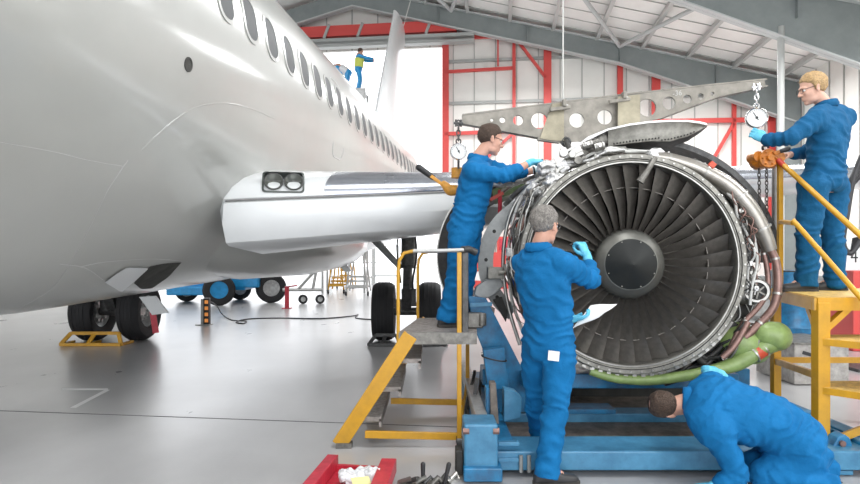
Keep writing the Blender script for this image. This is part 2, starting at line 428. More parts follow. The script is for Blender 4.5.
# red wall steel
def redbar(b, u0, z0, u1, z1, w=0.16): b.bar(H(u0, SB-0.24, z0), H(u1, SB-0.24, z1), w, 0.14, H(0,1,0))
def UZ(px, py):      # point of the back wall plane
    xr = (px-430)/F; zr = -(py-255)/F
    t = (SB-0.24)/(xr*ST+CT); x, y = xr*t, t
    return (x*CT - y*ST, EYE+zr*t)
b = MB()
def rp(px0, py0, px1, py1, w):
    a, c = UZ(px0, py0), UZ(px1, py1); redbar(b, a[0], a[1], c[0], c[1], w)
for (x, y0, w) in ((445.5, 34, 0.3), (514, 33, 0.15), (547.5, 42, 0.34), (620, 64, 0.24), (656, 70, 0.36), (734, 100, 0.16), (772, 112, 0.3)):
    u, z = UZ(x, y0); redbar(b, u, 0, u, z, w)
for q in ((445, 37.5, 515, 34, .26), (445, 72, 514, 68, .13), (445, 134, 514, 131, .16), (514, 36, 546, 78, .12), (513, 133, 447, 196, .12), (514, 131, 548, 129, .13),
          (656, 121.5, 773, 119.5, .2), (734, 123, 704, 175, .13), (498, 36, 498, 66, .07)):
    rp(*q)
struct('trim_red_wall_frame', b, M['red'])
# red door header with grey track
b = MB()
for z, w in ((11.95, 0.5),):
    b.bar(H(-15, SB-0.5, z), H(-2.2, SB-0.5, z), 0.5, w)
struct('trim_red_door_header', b, M['red'])
b = MB()
for u in (-13, -11.5, -10, -8.4, -6.8, -5.2, -3.6): b.bar(H(u, SB-0.78, 11.6), H(u+0.25, SB-0.78, 12.25), 0.12, 0.08, H(0,1,0))
b.bar(H(-15, SB-0.6, 11.5), H(-1.4, SB-0.6, 11.5), 0.5, 0.14)
b.bar(H(-15, SB-0.6, 11.24), H(-1.4, SB-0.6, 11.24), 0.4, 0.1)
struct('trim_door_track', b, M['rail'])
# fire point and low red/white cladding seen through the gap by the left stand
b = MB()
a0 = H(-1.9, SB-0.9, 0)
for z0, z1, mi in ((0.0, 0.35, 0), (0.35, 0.75, 1), (0.75, 1.6, 0)):
    b.box(H(0.1, SB-1.0, (z0+z1)/2), (2.9, 0.8, z1-z0), HROT.to_3x3(), mi)
b.box(H(0.1, SB-1.42, 0.85), (2.9, 0.03, 0.08), HROT.to_3x3(), 2)
b.build('store_cabinet', [M['red'], M['white'], M['ytool']], None, 'long red and white storage cabinet standing against the far wall behind the engine', 'cabinet', smooth=0)
b = MB(); b.box(H(0.4, SB-0.9, 1.95), (1.5, 0.6, 0.7), HROT.to_3x3(), 0)
b.box(H(0.4, SB-1.21, 1.95), (1.3, 0.02, 0.5), HROT.to_3x3(), 1)
b.build('storage_crate', [M['red'], M['redd']], None, 'red crate standing on top of the red and white cabinet by the far wall', 'crate', smooth=0)

# ================================================================== the airliner
air = thing('airliner', 'white twin-engined passenger aircraft parked nose-out across the left of the hangar', 'aircraft', H(-4.22, 8, 0))
UC, ZC, RX, RZ = -4.22, 3.38, 1.88, 1.88
def fus(s):
    """centre u, half width, z centre, top radius, bottom radius at station s"""
    def I(xs, ys): return float(np.interp(s, xs, ys))
    k = I([-13, -12.6, -12, -11, -9.5, -7.5, -5.5], [0.02, 0.22, 0.40, 0.6, 0.8, 0.95, 1.0])
    t = I([15, 17, 19, 22, 25, 27.2], [1, 0.97, 0.86, 0.6, 0.33, 0.12])
    bot = I([-6, 0, 4.6, 8, 11.4, 13, 15], [2.1, 2.3, 2.4, 2.28, 2.06, 2.0, 1.95])
    zc = I([-13, -9, -5, 15, 19, 23, 27.2], [-0.7, -0.35, 0, 0, 0.25, 0.9, 1.35])
    return UC, RX*k*t, ZC+zc, RZ*k*t, bot*k*t
def fpt(s, ang, off=0.0):
    """ang from +u axis (0) to up (90deg)"""
    uc, rx, zc, rt, rb = fus(s)
    c, n = math.cos(ang), math.sin(ang)
    r = rt if n >= 0 else rb
    if n < 0:   # slightly squared lower lobe
        pass
    p = H(uc+(rx+off)*c, s, zc+(r+off)*n)
    return p
NA = 120
b = MB()
st = [-13, -12.8, -12.6, -12.3, -12, -11.5, -11, -10.2, -9.5, -8.5, -7.5, -6.5, -5.5] + [-5+0.5*k for k in range(65)]
st = [x for x in st if x < 27.1]+[27.2]
b.loft([[fpt(x, 2*PI*k/NA) for k in range(NA)] for x in st])
b.build('fuselage', M['paint'], air, smooth=60)
# windows
def fnorm(s, ang):
    p = fpt(s, ang); a = fpt(s, ang+0.02)-p; t = fpt(s+0.1, ang)-p
    n = t.cross(a); n.normalize()
    if n.dot(H(math.cos(ang), 0, math.sin(ang))) < 0: n = -n
    return n
WANG = math.asin((3.69-ZC)/RZ)
def rrect(hw, hh, r, n=5):
    o = []
    for cx, cy, a0 in ((hw-r, hh-r, 0), (-hw+r, hh-r, 90), (-hw+r, -hh+r, 180), (hw-r, -hh+r, 270)):
        for k in range(n+1):
            t = math.radians(a0+90*k/n); o.append((cx+r*math.cos(t), cy+r*math.sin(t)))
    return o
def surfpoly(s0, ang0, poly, off):
    return [fpt(s0+x, ang0+y/RZ, off) for x, y in poly]
def window_at(s0, dark=True):
    f = MB()
    o1, i1 = rrect(0.165, 0.235, 0.15), rrect(0.132, 0.202, 0.122)
    f.loft([surfpoly(s0, WANG, o1, 0.001), surfpoly(s0, WANG, o1, 0.008), surfpoly(s0, WANG, i1, 0.010), surfpoly(s0, WANG, i1, 0.001)], True, False)
    fr = f.build('window_frame', M['paint'], air)
    g = MB()
    g.loft([surfpoly(s0, WANG, [(x*q, y*q) for x, y in i1], 0.006) for q in (1.0, 0.85, 0.7, 0.55, 0.4, 0.25, 0.1, 0.01)], True, True)
    g.build('pane', M['glassd'], fr, label='dark cabin window pane')
# positions along the line of sight: pixel columns of the windows
spos = []
x0 = 4.85
while x0 < 19.5:
    spos.append(x0)
    x0 += 0.508
for s0 in spos: window_at(s0)
# emergency exit outline and other seams, door handle
def seamline(pts, r, m, name='panel_seam'):
    b = MB(); b.tube(pts, r, 6); return b.build(name, m, air)
ex = rrect(0.27, 0.52, 0.14)
seamline([fpt(8.35+x, WANG-0.12+y/RZ, 0.0) for x, y in ex+ex[:1]], 0.008, M['winframe'], 'exit_door_outline')
seamline([fpt(-3+k*0.5, math.radians(31.5), 0.0) for k in range(18)], 0.005, M['seam'])
seamline([fpt(2.35, a/50-1.2, 0.0) for a in range(0, 95)], 0.0015, M['winframe'])
# small round port
def on_fus(px, py):
    """first hit of a sight line with the fuselage: returns (s, ang)"""
    d = V(((px-430)/F, 1, -(py-255)/F)); o = V((0, 0, EYE))
    for i in range(100, 4000):
        p = o+d*(i*0.005)
        u = p.x*CT-p.y*ST; s = p.x*ST+p.y*CT
        uc, rx, zc, rt, rb = fus(s)
        dz = p.z-zc; r = rt if dz >= 0 else rb
        if ((u-uc)/rx)**2+(dz/r)**2 <= 1: return s, math.atan2(dz/r, (u-uc)/rx)
    return None
def fline(pix, off=0.0):
    out = []
    for q in pix:
        h = on_fus(*q)
        if h: out.append(fpt(h[0], h[1], off))
    return out
h = on_fus(188, 64.5)
b = MB(); b.loft([surfpoly(h[0], h[1], [(math.cos(t)*r, math.sin(t)*r*0.8) for t in [2*PI*k/24 for k in range(24)]], o) for r, o in ((0.055, 0.0), (0.055, 0.006), (0.043, 0.007), (0.04, 0.003), (0.001, 0.003))], True, False)
b.build('vent_port', M['well'], air, label='small dark oval port')
# wing root fairing: raised bead around it
def arc_pix(pts, k=8):
    pp = [V((x, y, 0)) for x, y in pts]; q, _ = resample(pp, [1]*len(pp), k); return [(p.x, p.y) for p in q]
seamline(fline(arc_pix([(142, 150), (155, 137), (172, 122), (190, 110), (210, 104), (232, 104), (255, 110), (275, 119)]), -0.005), 0.008, M['paint'], 'fairing_edge_bead')
seamline(fline(arc_pix([(0, 142), (50, 151), (88, 160), (122, 166)]), 0.0), 0.0014, M['winframe'])
seamline(fline(arc_pix([(128, 160), (108, 190), (86, 235), (66, 270), (50, 290), (20, 308)]), 0.0), 0.0014, M['winframe'])
seamline(fline(arc_pix([(60, 264), (85, 268), (103, 280)]), 0.0), 0.0014, M['winframe'])
# open ram-air door under the belly: flush dark patch painting the shaded opening + flap
def patch(top, bot, off, n=14, m=6):
    rows = []
    for i in range(n+1):
        def at(c):
            x = i/n*(len(c)-1); k = min(int(x), len(c)-2); f = x-k
            return (c[k][0]*(1-f)+c[k+1][0]*f, c[k][1]*(1-f)+c[k+1][1]*f)
        a, c = at(top), at(bot)
        rows.append(fline([(a[0]*(1-j/m)+c[0]*j/m, a[1]*(1-j/m)+c[1]*j/m) for j in range(m+1)], off))
    return rows
b = MB(); b.loft(patch([(134, 282), (141, 272), (150, 266), (165, 263), (181, 262)], [(134, 283), (141, 289), (152, 288), (168, 277), (181, 262.5)], 0.004), False, False)
b.build('inlet_shade_patch', M['well'], air, smooth=60, label='flush dark patch standing for the shaded open inlet in the belly')
b = MB(); b.loft(patch([(104, 281), (115, 273), (126, 266), (147, 267)], [(106, 282), (121, 291), (134, 280), (147, 268)], 0.014), False, False)
o_ = b.build('inlet_flap', M['paint2'], air, smooth=60)
b = MB(); b.tube(fline(arc_pix([(80, 267), (105, 262), (150, 259), (182, 261)]), 0.0), 0.0014, 6); b.build('panel_seam', M['winframe'], air)
# wings
def naca(x, t): return 5*t*(0.2969*math.sqrt(x)-0.1260*x-0.3516*x*x+0.2843*x**3-0.1036*x**4)
def wsec(u, sle, zle, c, t, x0=0.0, x1=1.0, n=16, off=0.0, lower=True, upper=True):
    xs = [x0+(x1-x0)*(1-math.cos(PI*k/n))/2 for k in range(n+1)]
    top = [H(u, sle+c*x, EYE+zle+c*naca(x, t)+off) for x in xs[::-1]]
    bot = [H(u, sle+c*x, EYE+zle-c*naca(x, t)*0.85-off) for x in xs[1:]]
    return top+bot
def wst(u):        # station interpolation
    xs = [-3.2, -2.4, -0.56, 5.4, 12.0]
    return (float(np.interp(u, xs, [5.5, 5.45, 6.1, 9.05, 12.4])), float(np.interp(u, xs, [0.52, 0.545, 0.66, 1.18, 1.75])),
            float(np.interp(u, xs, [6.0, 5.6, 4.7, 3.0, 1.6])), float(np.interp(u, xs, [0.155, 0.15, 0.132, 0.118, 0.10])))
for side in (1, -1):
    b = MB(); rings = []
    for u in [-3.2, -2.8, -2.4, -2.0, -1.5, -0.9, -0.4, 0.2, 1, 2, 3.2, 4.4, 5.4, 7, 9, 10.8, 11.9, 12.0]:
        sle, zle, c, t = wst(u)
        r = wsec(u, sle, zle, c, t)
        if side < 0:
            um = 2*UC-u; r = wsec(um, sle, zle, c, t)
        rings.append(r)
    b.loft(rings, True, True)
    wing = b.build('wing', M['paint2'], air, smooth=40)
    if side > 0:
        # metal slat skin on the leading edge, outboard of the landing light
        sl = MB(); rr = []
        for u in [-1.75, -1.3, -0.9, -0.4, 0.2, 1, 2, 3.2, 4.4, 5.4, 7, 9, 10.8]:
            sle, zle, c, t = wst(u)
            xs = [0.09*(1-math.cos(PI/2*k/6)) for k in range(7)]
            rr.append([H(u, sle+c*x-0.006, EYE+zle+c*naca(x, t)+0.006) for x in xs[::-1]]+[H(u, sle+c*x-0.006, EYE+zle-c*naca(x, t)*0.85*0.6-0.006) for x in xs[1:4]])
        sl.loft(rr, False, False)
        sl.build('slat', M['slat'], wing, smooth=40)
        # krueger flap panel hanging below the leading edge, root to mid wing
        k = MB(); rr = []
        for u in [-2.64, -2.3, -1.6, -0.9, -0.3, 0.1]:
            sle, zle, c, t = wst(u)
            q = (u+2.52)/3.5
            z0 = EYE+zle-0.03-0.0*q; z1 = EYE+zle-0.45+0.10*q
            s0 = sle-0.06
            rr.append([H(u, s0+0.03, z0), H(u, s0-0.02, z0-0.02), H(u, s0-0.05, (z0+z1)/2), H(u, s0+0.03, z1+0.03), H(u, s0+0.09, z1), H(u, s0+0.9, z1+0.05-0.12*(1-q)), H(u, s0+0.9, z0-0.1), H(u, s0+0.2, z0-0.03)])
        k.loft(rr, True, True)
        k.build('krueger_flap', M['paint2'], wing, smooth=35)
        g = MB()
        pts = []
        for u in [-2.64, -2.3, -1.6, -0.9, -0.3, 0.1]:
            sle, zle, c, t = wst(u); pts.append(H(u, sle-0.035, EYE+zle-0.022))
        g.tube(pts, 0.012, 6); g.build('gap_shadow_strip', M['seam'], wing)
# flap fairings + root fillet
b = MB()
rings = []
for s, hw, zt, zb in ((5.5, 0.1, 2.1, 1.7), (5.8, 0.4, 2.25, 1.5), (6.4, 0.75, 2.4, 1.3), (7.5, 0.95, 2.42, 1.16), (9.5, 1.05, 2.35, 1.14), (11.0, 0.9, 2.2, 1.2), (12.4, 0.5, 2.0, 1.35), (13.4, 0.1, 1.8, 1.6)):
    rings.append([H(-3.45+hw*math.cos(t), s, (zt+zb)/2+(zt-zb)/2*math.sin(t)) for t in [2*PI*k/28 for k in range(28)]])
b.loft(rings, True, True); b.build('wing_root_fairing', M['paint'], air, smooth=60)
# landing light pair in the wing root
cl = P(283.5, 183.5, 5.85)
bx = H(1, 0, 0); by = (H(0.5, 1, 0)).normalized()
R_ = Matrix.Rotation(0.2, 3, 'Z') @ Matrix.Rotation(-0.45, 3, 'X')
b = MB()
pl = rrect(0.20, 0.115, 0.035)
b.loft([[cl+R_@V((x*q, -dy, z*q)) for x, z in pl] for q, dy in ((1.0, -0.25), (1.0, 0.03), (0.92, 0.035), (0.9, -0.05), (0.02, -0.06))], True, False)
ll = b.build('landing_light', M['lampd'], air, smooth=30, label='twin landing lights behind a dark recess in the wing root')
for dx in (-0.092, 0.098):
    c = cl+R_@V((dx, -0.0, 0)); ax = R_@V((0, -1, 0))
    b = MB(); b.lathe([(0.0, -0.03), (0.05, -0.01), (0.08, 0.035), (0.088, 0.04), (0.09, 0.02)], c, ax, 28)
    b.build('lamp', M['lens'], ll)
    b = MB(); b.bar(c+R_@V((-0.07, -0.045, 0)), c+R_@V((0.07, -0.045, 0)), 0.008, 0.008); b.ring(c+R_@V((0,-0.04,0)), ax, 0.088, 0.006, 28, 6)
    b.build('lamp_rim', M['geard'], ll)
# fin and stabilisers
b = MB()
def finsec(z, s0, s1, t):
    c = s1-s0
    top = [H(UC+c*naca(x, t), s0+c*x, z) for x in (1, .8, .6, .4, .2, .08, .02, 0)]
    bot = [H(UC-c*naca(x, t), s0+c*x, z) for x in (.02, .08, .2, .4, .6, .8)]
    return top+bot
b.loft([finsec(4.9, 18.2, 24.5, 0.09), finsec(5.8, 19.2, 24.6, 0.10), finsec(7.5, 20.4, 24.9, 0.1), finsec(9.5, 21.8, 25.0, 0.1), finsec(10.9, 22.7, 25.2, 0.09)])
b.build('fin', M['paint2'], air)
for sg in (1, -1):
    b = MB(); rings = []
    for q in (0, 0.5, 1):
        u = UC+sg*(0.2+5.5*q); s0 = 25.1+2.2*q; c = 2.3-1.1*q; z = 4.7+0.5*q
        top = [H(u, s0+c*x, z+c*naca(x, .1)) for x in (1, .6, .3, .1, .02, 0)]; bot = [H(u, s0+c*x, z-c*naca(x, .1)) for x in (.02, .1, .3, .6)]
        rings.append(top+bot)
    b.loft(rings); b.build('tailplane', M['paint2'], air)
# main gear well (black opening) and belly end
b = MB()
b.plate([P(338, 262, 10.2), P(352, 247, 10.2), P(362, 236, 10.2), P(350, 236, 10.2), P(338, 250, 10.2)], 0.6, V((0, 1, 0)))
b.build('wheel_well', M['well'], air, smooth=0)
# main landing gears
def gear(xw, Y, name_label):
    g = MB()
    base = V((xw, Y, 0))
    root = MB()
    root.cyl(base+V((0, 0, 0.5)), base+V((0.02, 0, 1.35)), 0.075, n=16)
    root.cyl(base+V((0.02, 0, 1.25)), base+V((0.03, 0, 2.25)), 0.125, n=16)
    for z in (1.3, 1.5, 1.9): root.ring(base+V((0.02, 0, z)), (0, 0, 1), 0.125, 0.02, 20, 6)
    root.cyl(base+V((-0.45, 0, 0.5)), base+V((0.45, 0, 0.5)), 0.07, n=14)
    root.bar(base+V((0, -0.16, 0.55)), base+V((0, -0.36, 0.9)), 0.16, 0.04); root.bar(base+V((0, -0.36, 0.9)), base+V((0, -0.15, 1.25)), 0.12, 0.04)
    root.box(base+V((0.1, -0.12, 0.75)), (0.12, 0.1, 0.3)); root.box(base+V((-0.12, -0.1, 0.62)), (0.14, 0.16, 0.2))
    s_ = root.build('landing_gear_strut', M['geard'], air, label=name_label)
    h = MB(); h.tube([base+V((0.1, -.1, 2.1)), base+V((0.17, -.12, 1.5)), base+V((0.1, -.15, 1.0)), base+V((0.16, -.1, 0.6))], 0.018, 8, smooth=4)
    h.tube([base+V((-0.1, -.12, 2.1)), base+V((-0.17, -.12, 1.6)), base+V((-0.1, -.15, 1.0))], 0.014, 8, smooth=4)
    h.build('hose', M['hose'], s_)
    for sx in (-1, 1):
        c = base+V((sx*0.40, 0, 0.505)); ax = V((sx, 0, 0))
        t = MB(); t.lathe([(0.27, -0.15), (0.36, -0.19), (0.45, -0.185), (0.49, -0.13), (0.503, -0.06), (0.503, 0.06), (0.49, 0.13), (0.45, 0.185), (0.36, 0.19), (0.27, 0.15), (0.27, -0.15)], c, ax, 56)
        for q in (-0.09, -0.03, 0.03, 0.09): t.ring(c+V((q, 0, 0)), ax, 0.503, 0.006, 56, 5)
        ty = t.build('tyre', M['tire'], s_, smooth=50)
        r = MB(); r.lathe([(0.0, 0.06), (0.08, 0.07), (0.1, 0.04), (0.17, 0.03), (0.25, 0.12), (0.28, 0.155), (0.285, -0.155), (0.24, -0.12), (0.16, -0.08), (0.09, -0.12), (0, -0.12)], c, ax, 40)
        for k in range(9):
            a = 2*PI*k/9
            r.cyl(c+V((sx*0.03-0.0, 0.13*math.cos(a), 0.13*math.sin(a))), c+V((sx*0.09, 0.13*math.cos(a), 0.13*math.sin(a))), 0.022, n=8)
            r.cyl(c+V((-sx*0.06, 0.17*math.cos(a), 0.17*math.sin(a))), c+V((-sx*0.14, 0.17*math.cos(a), 0.17*math.sin(a))), 0.03, n=8)
        r.build('wheel_hub', M['rim'], ty)
    return s_
gl = gear(-0.40, 10.45, 'dark oily main gear strut under the near wing')
b = MB(); b.tube([P(366, 228, 10.6), P(372, 237, 10.6), P(401, 268, 10.45)], [0.09, 0.07, 0.05], 12); b.build('side_brace', M['cradle'], gl)
gear(-5.46, 10.45, 'main gear strut below the far side of the belly')
b = MB(); b.plate([P(139, 297, 9.9), P(155, 296, 9.9), P(168, 313, 9.9), P(152, 315, 9.9)], 0.05, V((0, 1, 0)), 0); b.build('gear_door', M['paint2'], air, smooth=0, label='small white gear door')
b = MB(); b.plate([P(326, 252, 12), P(334, 250, 12), P(352, 285-14, 12), P(345, 272, 12)], 0.05, V((0, 1, 0)), 0); b.build('gear_door', M['paint2'], air, smooth=0)
b = MB(); b.plate([P(362, 223, 10.7), P(386, 220, 10.7), P(376, 243, 10.7), P(366, 240, 10.7)], 0.35, V((0, 1, 0)), 0); b.build('flap_track_fairing', M['paint2'], air, bevel=0.05)
# ================================================================== people
def remesh(mb, name, voxel, smooth_it=4, deform=None):
    me = mb.mesh('tmp', [], smooth=0)
    o = bpy.data.objects.new('tmp', me); COL.objects.link(o)
    m = o.modifiers.new('r', 'REMESH'); m.mode = 'VOXEL'; m.voxel_size = voxel; m.use_smooth_shade = True
    if smooth_it:
        k = o.modifiers.new('s', 'SMOOTH'); k.factor = 0.5; k.iterations = smooth_it
    bpy.context.view_layer.update()
    ev = o.evaluated_get(bpy.context.evaluated_depsgraph_get())
    out = bpy.data.meshes.new_from_object(ev)
    out.name = name
    COL.objects.unlink(o); bpy.data.objects.remove(o); bpy.data.meshes.remove(me)
    if deform:
        n = len(out.vertices); co = np.empty(n*3); out.vertices.foreach_get('co', co); co = co.reshape(-1, 3)
        no = np.empty(n*3); out.vertices.foreach_get('normal', no); no = no.reshape(-1, 3)
        co = deform(co, no); out.vertices.foreach_set('co', co.reshape(-1))
    out.update()
    return out
def place(me, name, mats, parent, off, label=None, **kw):
    me.name = name
    co = np.empty(len(me.vertices)*3); me.vertices.foreach_get('co', co); co = co.reshape(-1, 3)-np.array(off)
    me.vertices.foreach_set('co', co.reshape(-1)); me.update()
    me.materials.clear()
    for m in (mats if isinstance(mats, (list, tuple)) else [mats]): me.materials.append(m)
    me.polygons.foreach_set('use_smooth', [True]*len(me.polygons))
    return link(name, me, parent, off, label, **kw)
def add_mesh(me, mb, mi):      # append plain geometry to a mesh as a second material
    bm = bmesh.new(); bm.from_mesh(me)
    vs = [bm.verts.new(v) for v in mb.v]
    for f in mb.f:
        try:
            q = bm.faces.new([vs[i] for i in f]); q.material_index = mi; q.smooth = True
        except ValueError: pass
    bm.to_mesh(me); bm.free()
def basis(x, y, z): return Matrix((x, y, z)).transposed()

def head_parts(b, c, fwd, up, k=1.0):
    """skull, jaw, nose, lips, brow, ears; fwd/up world vectors. returns local->world function"""
    up = up.normalized(); fwd = (fwd-up*fwd.dot(up)).normalized(); rt = fwd.cross(up)
    R = basis(fwd, rt, up)
    def L(f, r, u): return c + R @ V((f*k, r*k, u*k))
    def E(f, r, u, a, b_, c_, n=20): b.ell(L(f, r, u), (a*k, b_*k, c_*k), R, n)
    E(-0.012, 0, 0.035, 0.098, 0.075, 0.085, 28)
    E(0.030, 0, -0.02, 0.064, 0.062, 0.085, 24)
    E(0.040, 0, -0.065, 0.048, 0.050, 0.052)
    E(0.068, 0, -0.100, 0.022, 0.024, 0.018)
    E(0.020, 0.035, -0.075, 0.045, 0.020, 0.032); E(0.020, -0.035, -0.075, 0.045, 0.020, 0.032)
    E(0.066, 0.032, -0.022, 0.020, 0.022, 0.022); E(0.066, -0.032, -0.022, 0.020, 0.022, 0.022)
    b.caps_limb([L(0.082, 0, 0.022), L(0.098, 0, -0.004), L(0.112, 0, -0.026)], [0.009*k, 0.010*k, 0.0125*k], 12)
    E(0.100, 0.012, -0.030, 0.012, 0.008, 0.008); E(0.100, -0.012, -0.030, 0.012, 0.008, 0.008)
    b.caps_limb([L(0.070, -0.045, 0.020), L(0.086, -0.02, 0.026), L(0.086, 0.02, 0.026), L(0.070, 0.045, 0.020)], [0.010*k]*4, 10)
    b.caps_limb([L(0.078, -0.022, -0.060), L(0.093, 0, -0.056), L(0.078, 0.022, -0.060)], [0.007*k, 0.009*k, 0.007*k], 10)
    b.caps_limb([L(0.078, -0.018, -0.072), L(0.090, 0, -0.070), L(0.078, 0.018, -0.072)], [0.007*k, 0.009*k, 0.007*k], 10)
    for s in (1, -1):
        Re = R @ Matrix.Rotation(-0.25, 3, 'Y')
        b.ell(L(-0.006, s*0.078, -0.008), (0.019*k, 0.008*k, 0.032*k), Re @ Matrix.Rotation(s*0.35, 3, 'Z'), 14)
        b.caps_limb([L(0.004, s*0.078, -0.036), L(-0.004, s*0.082, -0.01), L(-0.014, s*0.088, 0.010), L(-0.004, s*0.084, 0.022)], [0.005*k, .005*k, .005*k, .004*k], 8)
    return L, R
def hair_mesh(name, L, R, k, m, parent, off, line=0.055, thick=1.0, bald=None, seed=0, nape=-0.062):
    b = MB(); NU, NV = 64, 40
    vs = []; 
    for i in range(NV+1):
        ph = -PI/2+PI*i/NV
        row = []
        for j in range(NU):
            t = 2*PI*j/NU
            f, r, u = math.cos(t)*math.cos(ph), math.sin(t)*math.cos(ph), math.sin(ph)
            p = V((-0.014+f*0.104, r*0.0815, 0.036+u*0.0925))
            # where hair grows
            lim = np.interp(p.x, [-0.11, -0.06, -0.02, 0.012, 0.03, 0.05, 0.075], [nape, nape, -0.035, -0.02, 0.040, 0.048, line])
            q = (p.z-lim)/0.012
            nz_ = noise.noise(V((p.x*90+seed, p.y*90, p.z*25)))*0.0035+noise.noise(V((p.x*30, p.y*30, p.z*30+seed)))*0.005
            th = (0.004*thick+nz_*thick + 0.006*thick*max(0, u))
            th *= 1-0.75*min(1, max(0, (p.x-0.03)/0.04))
            w_ = max(0.0, min(1.0, q))
            if bald and p.z > 0.06:
                bb = math.hypot((p.x-bald[0])/bald[2], p.y/bald[3]); w_ *= max(0.0, min(1.0, (bb-0.75)/0.3))
            c0 = V((-0.012, 0, 0.03))
            d = (p-c0)
            sc = (1-w_)*0.80 + w_*(1+th/0.095)
            row.append(L(*(c0+d*sc)))
        vs.append(row)
    b.loft(vs, True, True)
    return b.build(name, m, parent, smooth=80)
def hand_parts(b, W_, d, pn, thumb, g=0.0, curl=(0.5, 0.5, 0.55, 0.6), spread=0.1, tc=0.5, k=1.0):
    """W_ wrist, d toward fingers, pn palm-facing normal, thumb side vector sign handled by caller"""
    d = V(d).normalized(); pn = V(pn); pn = (pn-d*pn.dot(d)).normalized(); th = V(thumb); th = (th-d*th.dot(d)-pn*th.dot(pn)).normalized()
    def L(x, y, z): return V(W_)+d*(x*k)+th*(y*k)+pn*(z*k)
    r = g
    R = basis(d, th, pn)
    rings = []
    for x, hw, ht, y0 in ((-0.02, 0.027, 0.021, 0), (0.0, 0.028, 0.020, 0), (0.03, 0.036, 0.019, 0.002), (0.06, 0.041, 0.017, 0.001), (0.085, 0.041, 0.014, 0), (0.094, 0.036, 0.009, 0)):
        rings.append([L(x, y0+(hw+r)*math.cos(t), (ht+r)*math.sin(t)) for t in [2*PI*q/18 for q in range(18)]])
    b.loft(rings)
    tips = []
    for i, (y, ln, rr) in enumerate(((0.030, 0.070, 0.0088), (0.010, 0.078, 0.0092), (-0.011, 0.073, 0.0088), (-0.030, 0.058, 0.0078))):
        c = curl[i]; p = L(0.078, y, 0.0); a = 0; yy = y; x = 0.078; z = 0.0
        pts = [L(0.060, y*0.9, 0)]; rs = [rr+0.001+r]
        pts.append(L(x+0.01, y, 0)); rs.append(rr+0.001+r); x += 0.01
        sp = y/0.03*spread
        for seg, fr in ((0.45, 0.8), (0.31, 1.0), (0.24, 0.7)):
            a += c*fr*1.3
            l = ln*seg
            x += math.cos(a)*l; z += math.sin(a)*l; yy += sp*l*math.cos(a)
            pts.append(L(x, yy, z)); rs.append(rr+r-0.0006*len(rs))
        b.caps_limb(pts, rs, 10, smooth=2)
        tips.append(pts[-1])
    b.caps_limb([L(0.015, 0.018, 0.006), L(0.038, 0.044, 0.012+0.008*tc), L(0.062, 0.058-0.012*tc, 0.016+0.022*tc), L(0.083, 0.060-0.026*tc, 0.018+0.034*tc)], [0.014+r, 0.0115+r, 0.0098+r, 0.0085+r], 10, smooth=3)
    return L, tips

def boot(W_, toe, parent, sole_z=None):
    """W_ ankle point ~0.09 above the sole; toe horizontal-ish direction"""
    t = V(toe).normalized(); up = V((0, 0, 1)); up = (up-t*up.dot(t)).normalized(); sd = t.cross(up)
    b = MB()
    def L(x, y, z): return W_+t*x+sd*y+up*z
    prof = [(-0.085, 0.026, -0.088, -0.035), (-0.075, 0.036, -0.089, 0.02), (-0.04, 0.042, -0.089, 0.055), (0.0, 0.043, -0.089, 0.05), (0.05, 0.045, -0.089, 0.005), (0.10, 0.050, -0.089, -0.022), (0.15, 0.051, -0.089, -0.030), (0.185, 0.042, -0.089, -0.038), (0.205, 0.022, -0.086, -0.055)]
    rings = []
    for x, hw, z0, z1 in prof:
        rings.append([L(x, hw*(abs(math.cos(a))**0.7)*(1 if math.cos(a) > 0 else -1), (z0+z1)/2+(z1-z0)/2*(abs(math.sin(a))**0.8)*(1 if math.sin(a) > 0 else -1)) for a in [2*PI*q/20 for q in range(20)]])
    b.loft(rings)
    o = b.build('boot', M['boot'], parent, smooth=70)
    b = MB(); rings = []
    for x, hw in ((-0.09, 0.022), (-0.08, 0.038), (-0.04, 0.046), (0.0, 0.045), (0.04, 0.043), (0.10, 0.054), (0.15, 0.055), (0.19, 0.045), (0.213, 0.022)):
        rings.append([L(x, -hw, -0.092), L(x, hw, -0.092), L(x, hw, -0.070), L(x, -hw, -0.070)])
    b.loft(rings); b.build('sole', M['sole'], o, smooth=0)
    b = MB()
    for k in range(4): b.tube([L(0.035+k*0.02, -0.025, 0.022-k*0.014), L(0.035+k*0.02, 0, 0.030-k*0.014), L(0.035+k*0.02, 0.025, 0.022-k*0.014)], 0.0035, 6)
    b.build('laces', M['hose'], o)
    return o

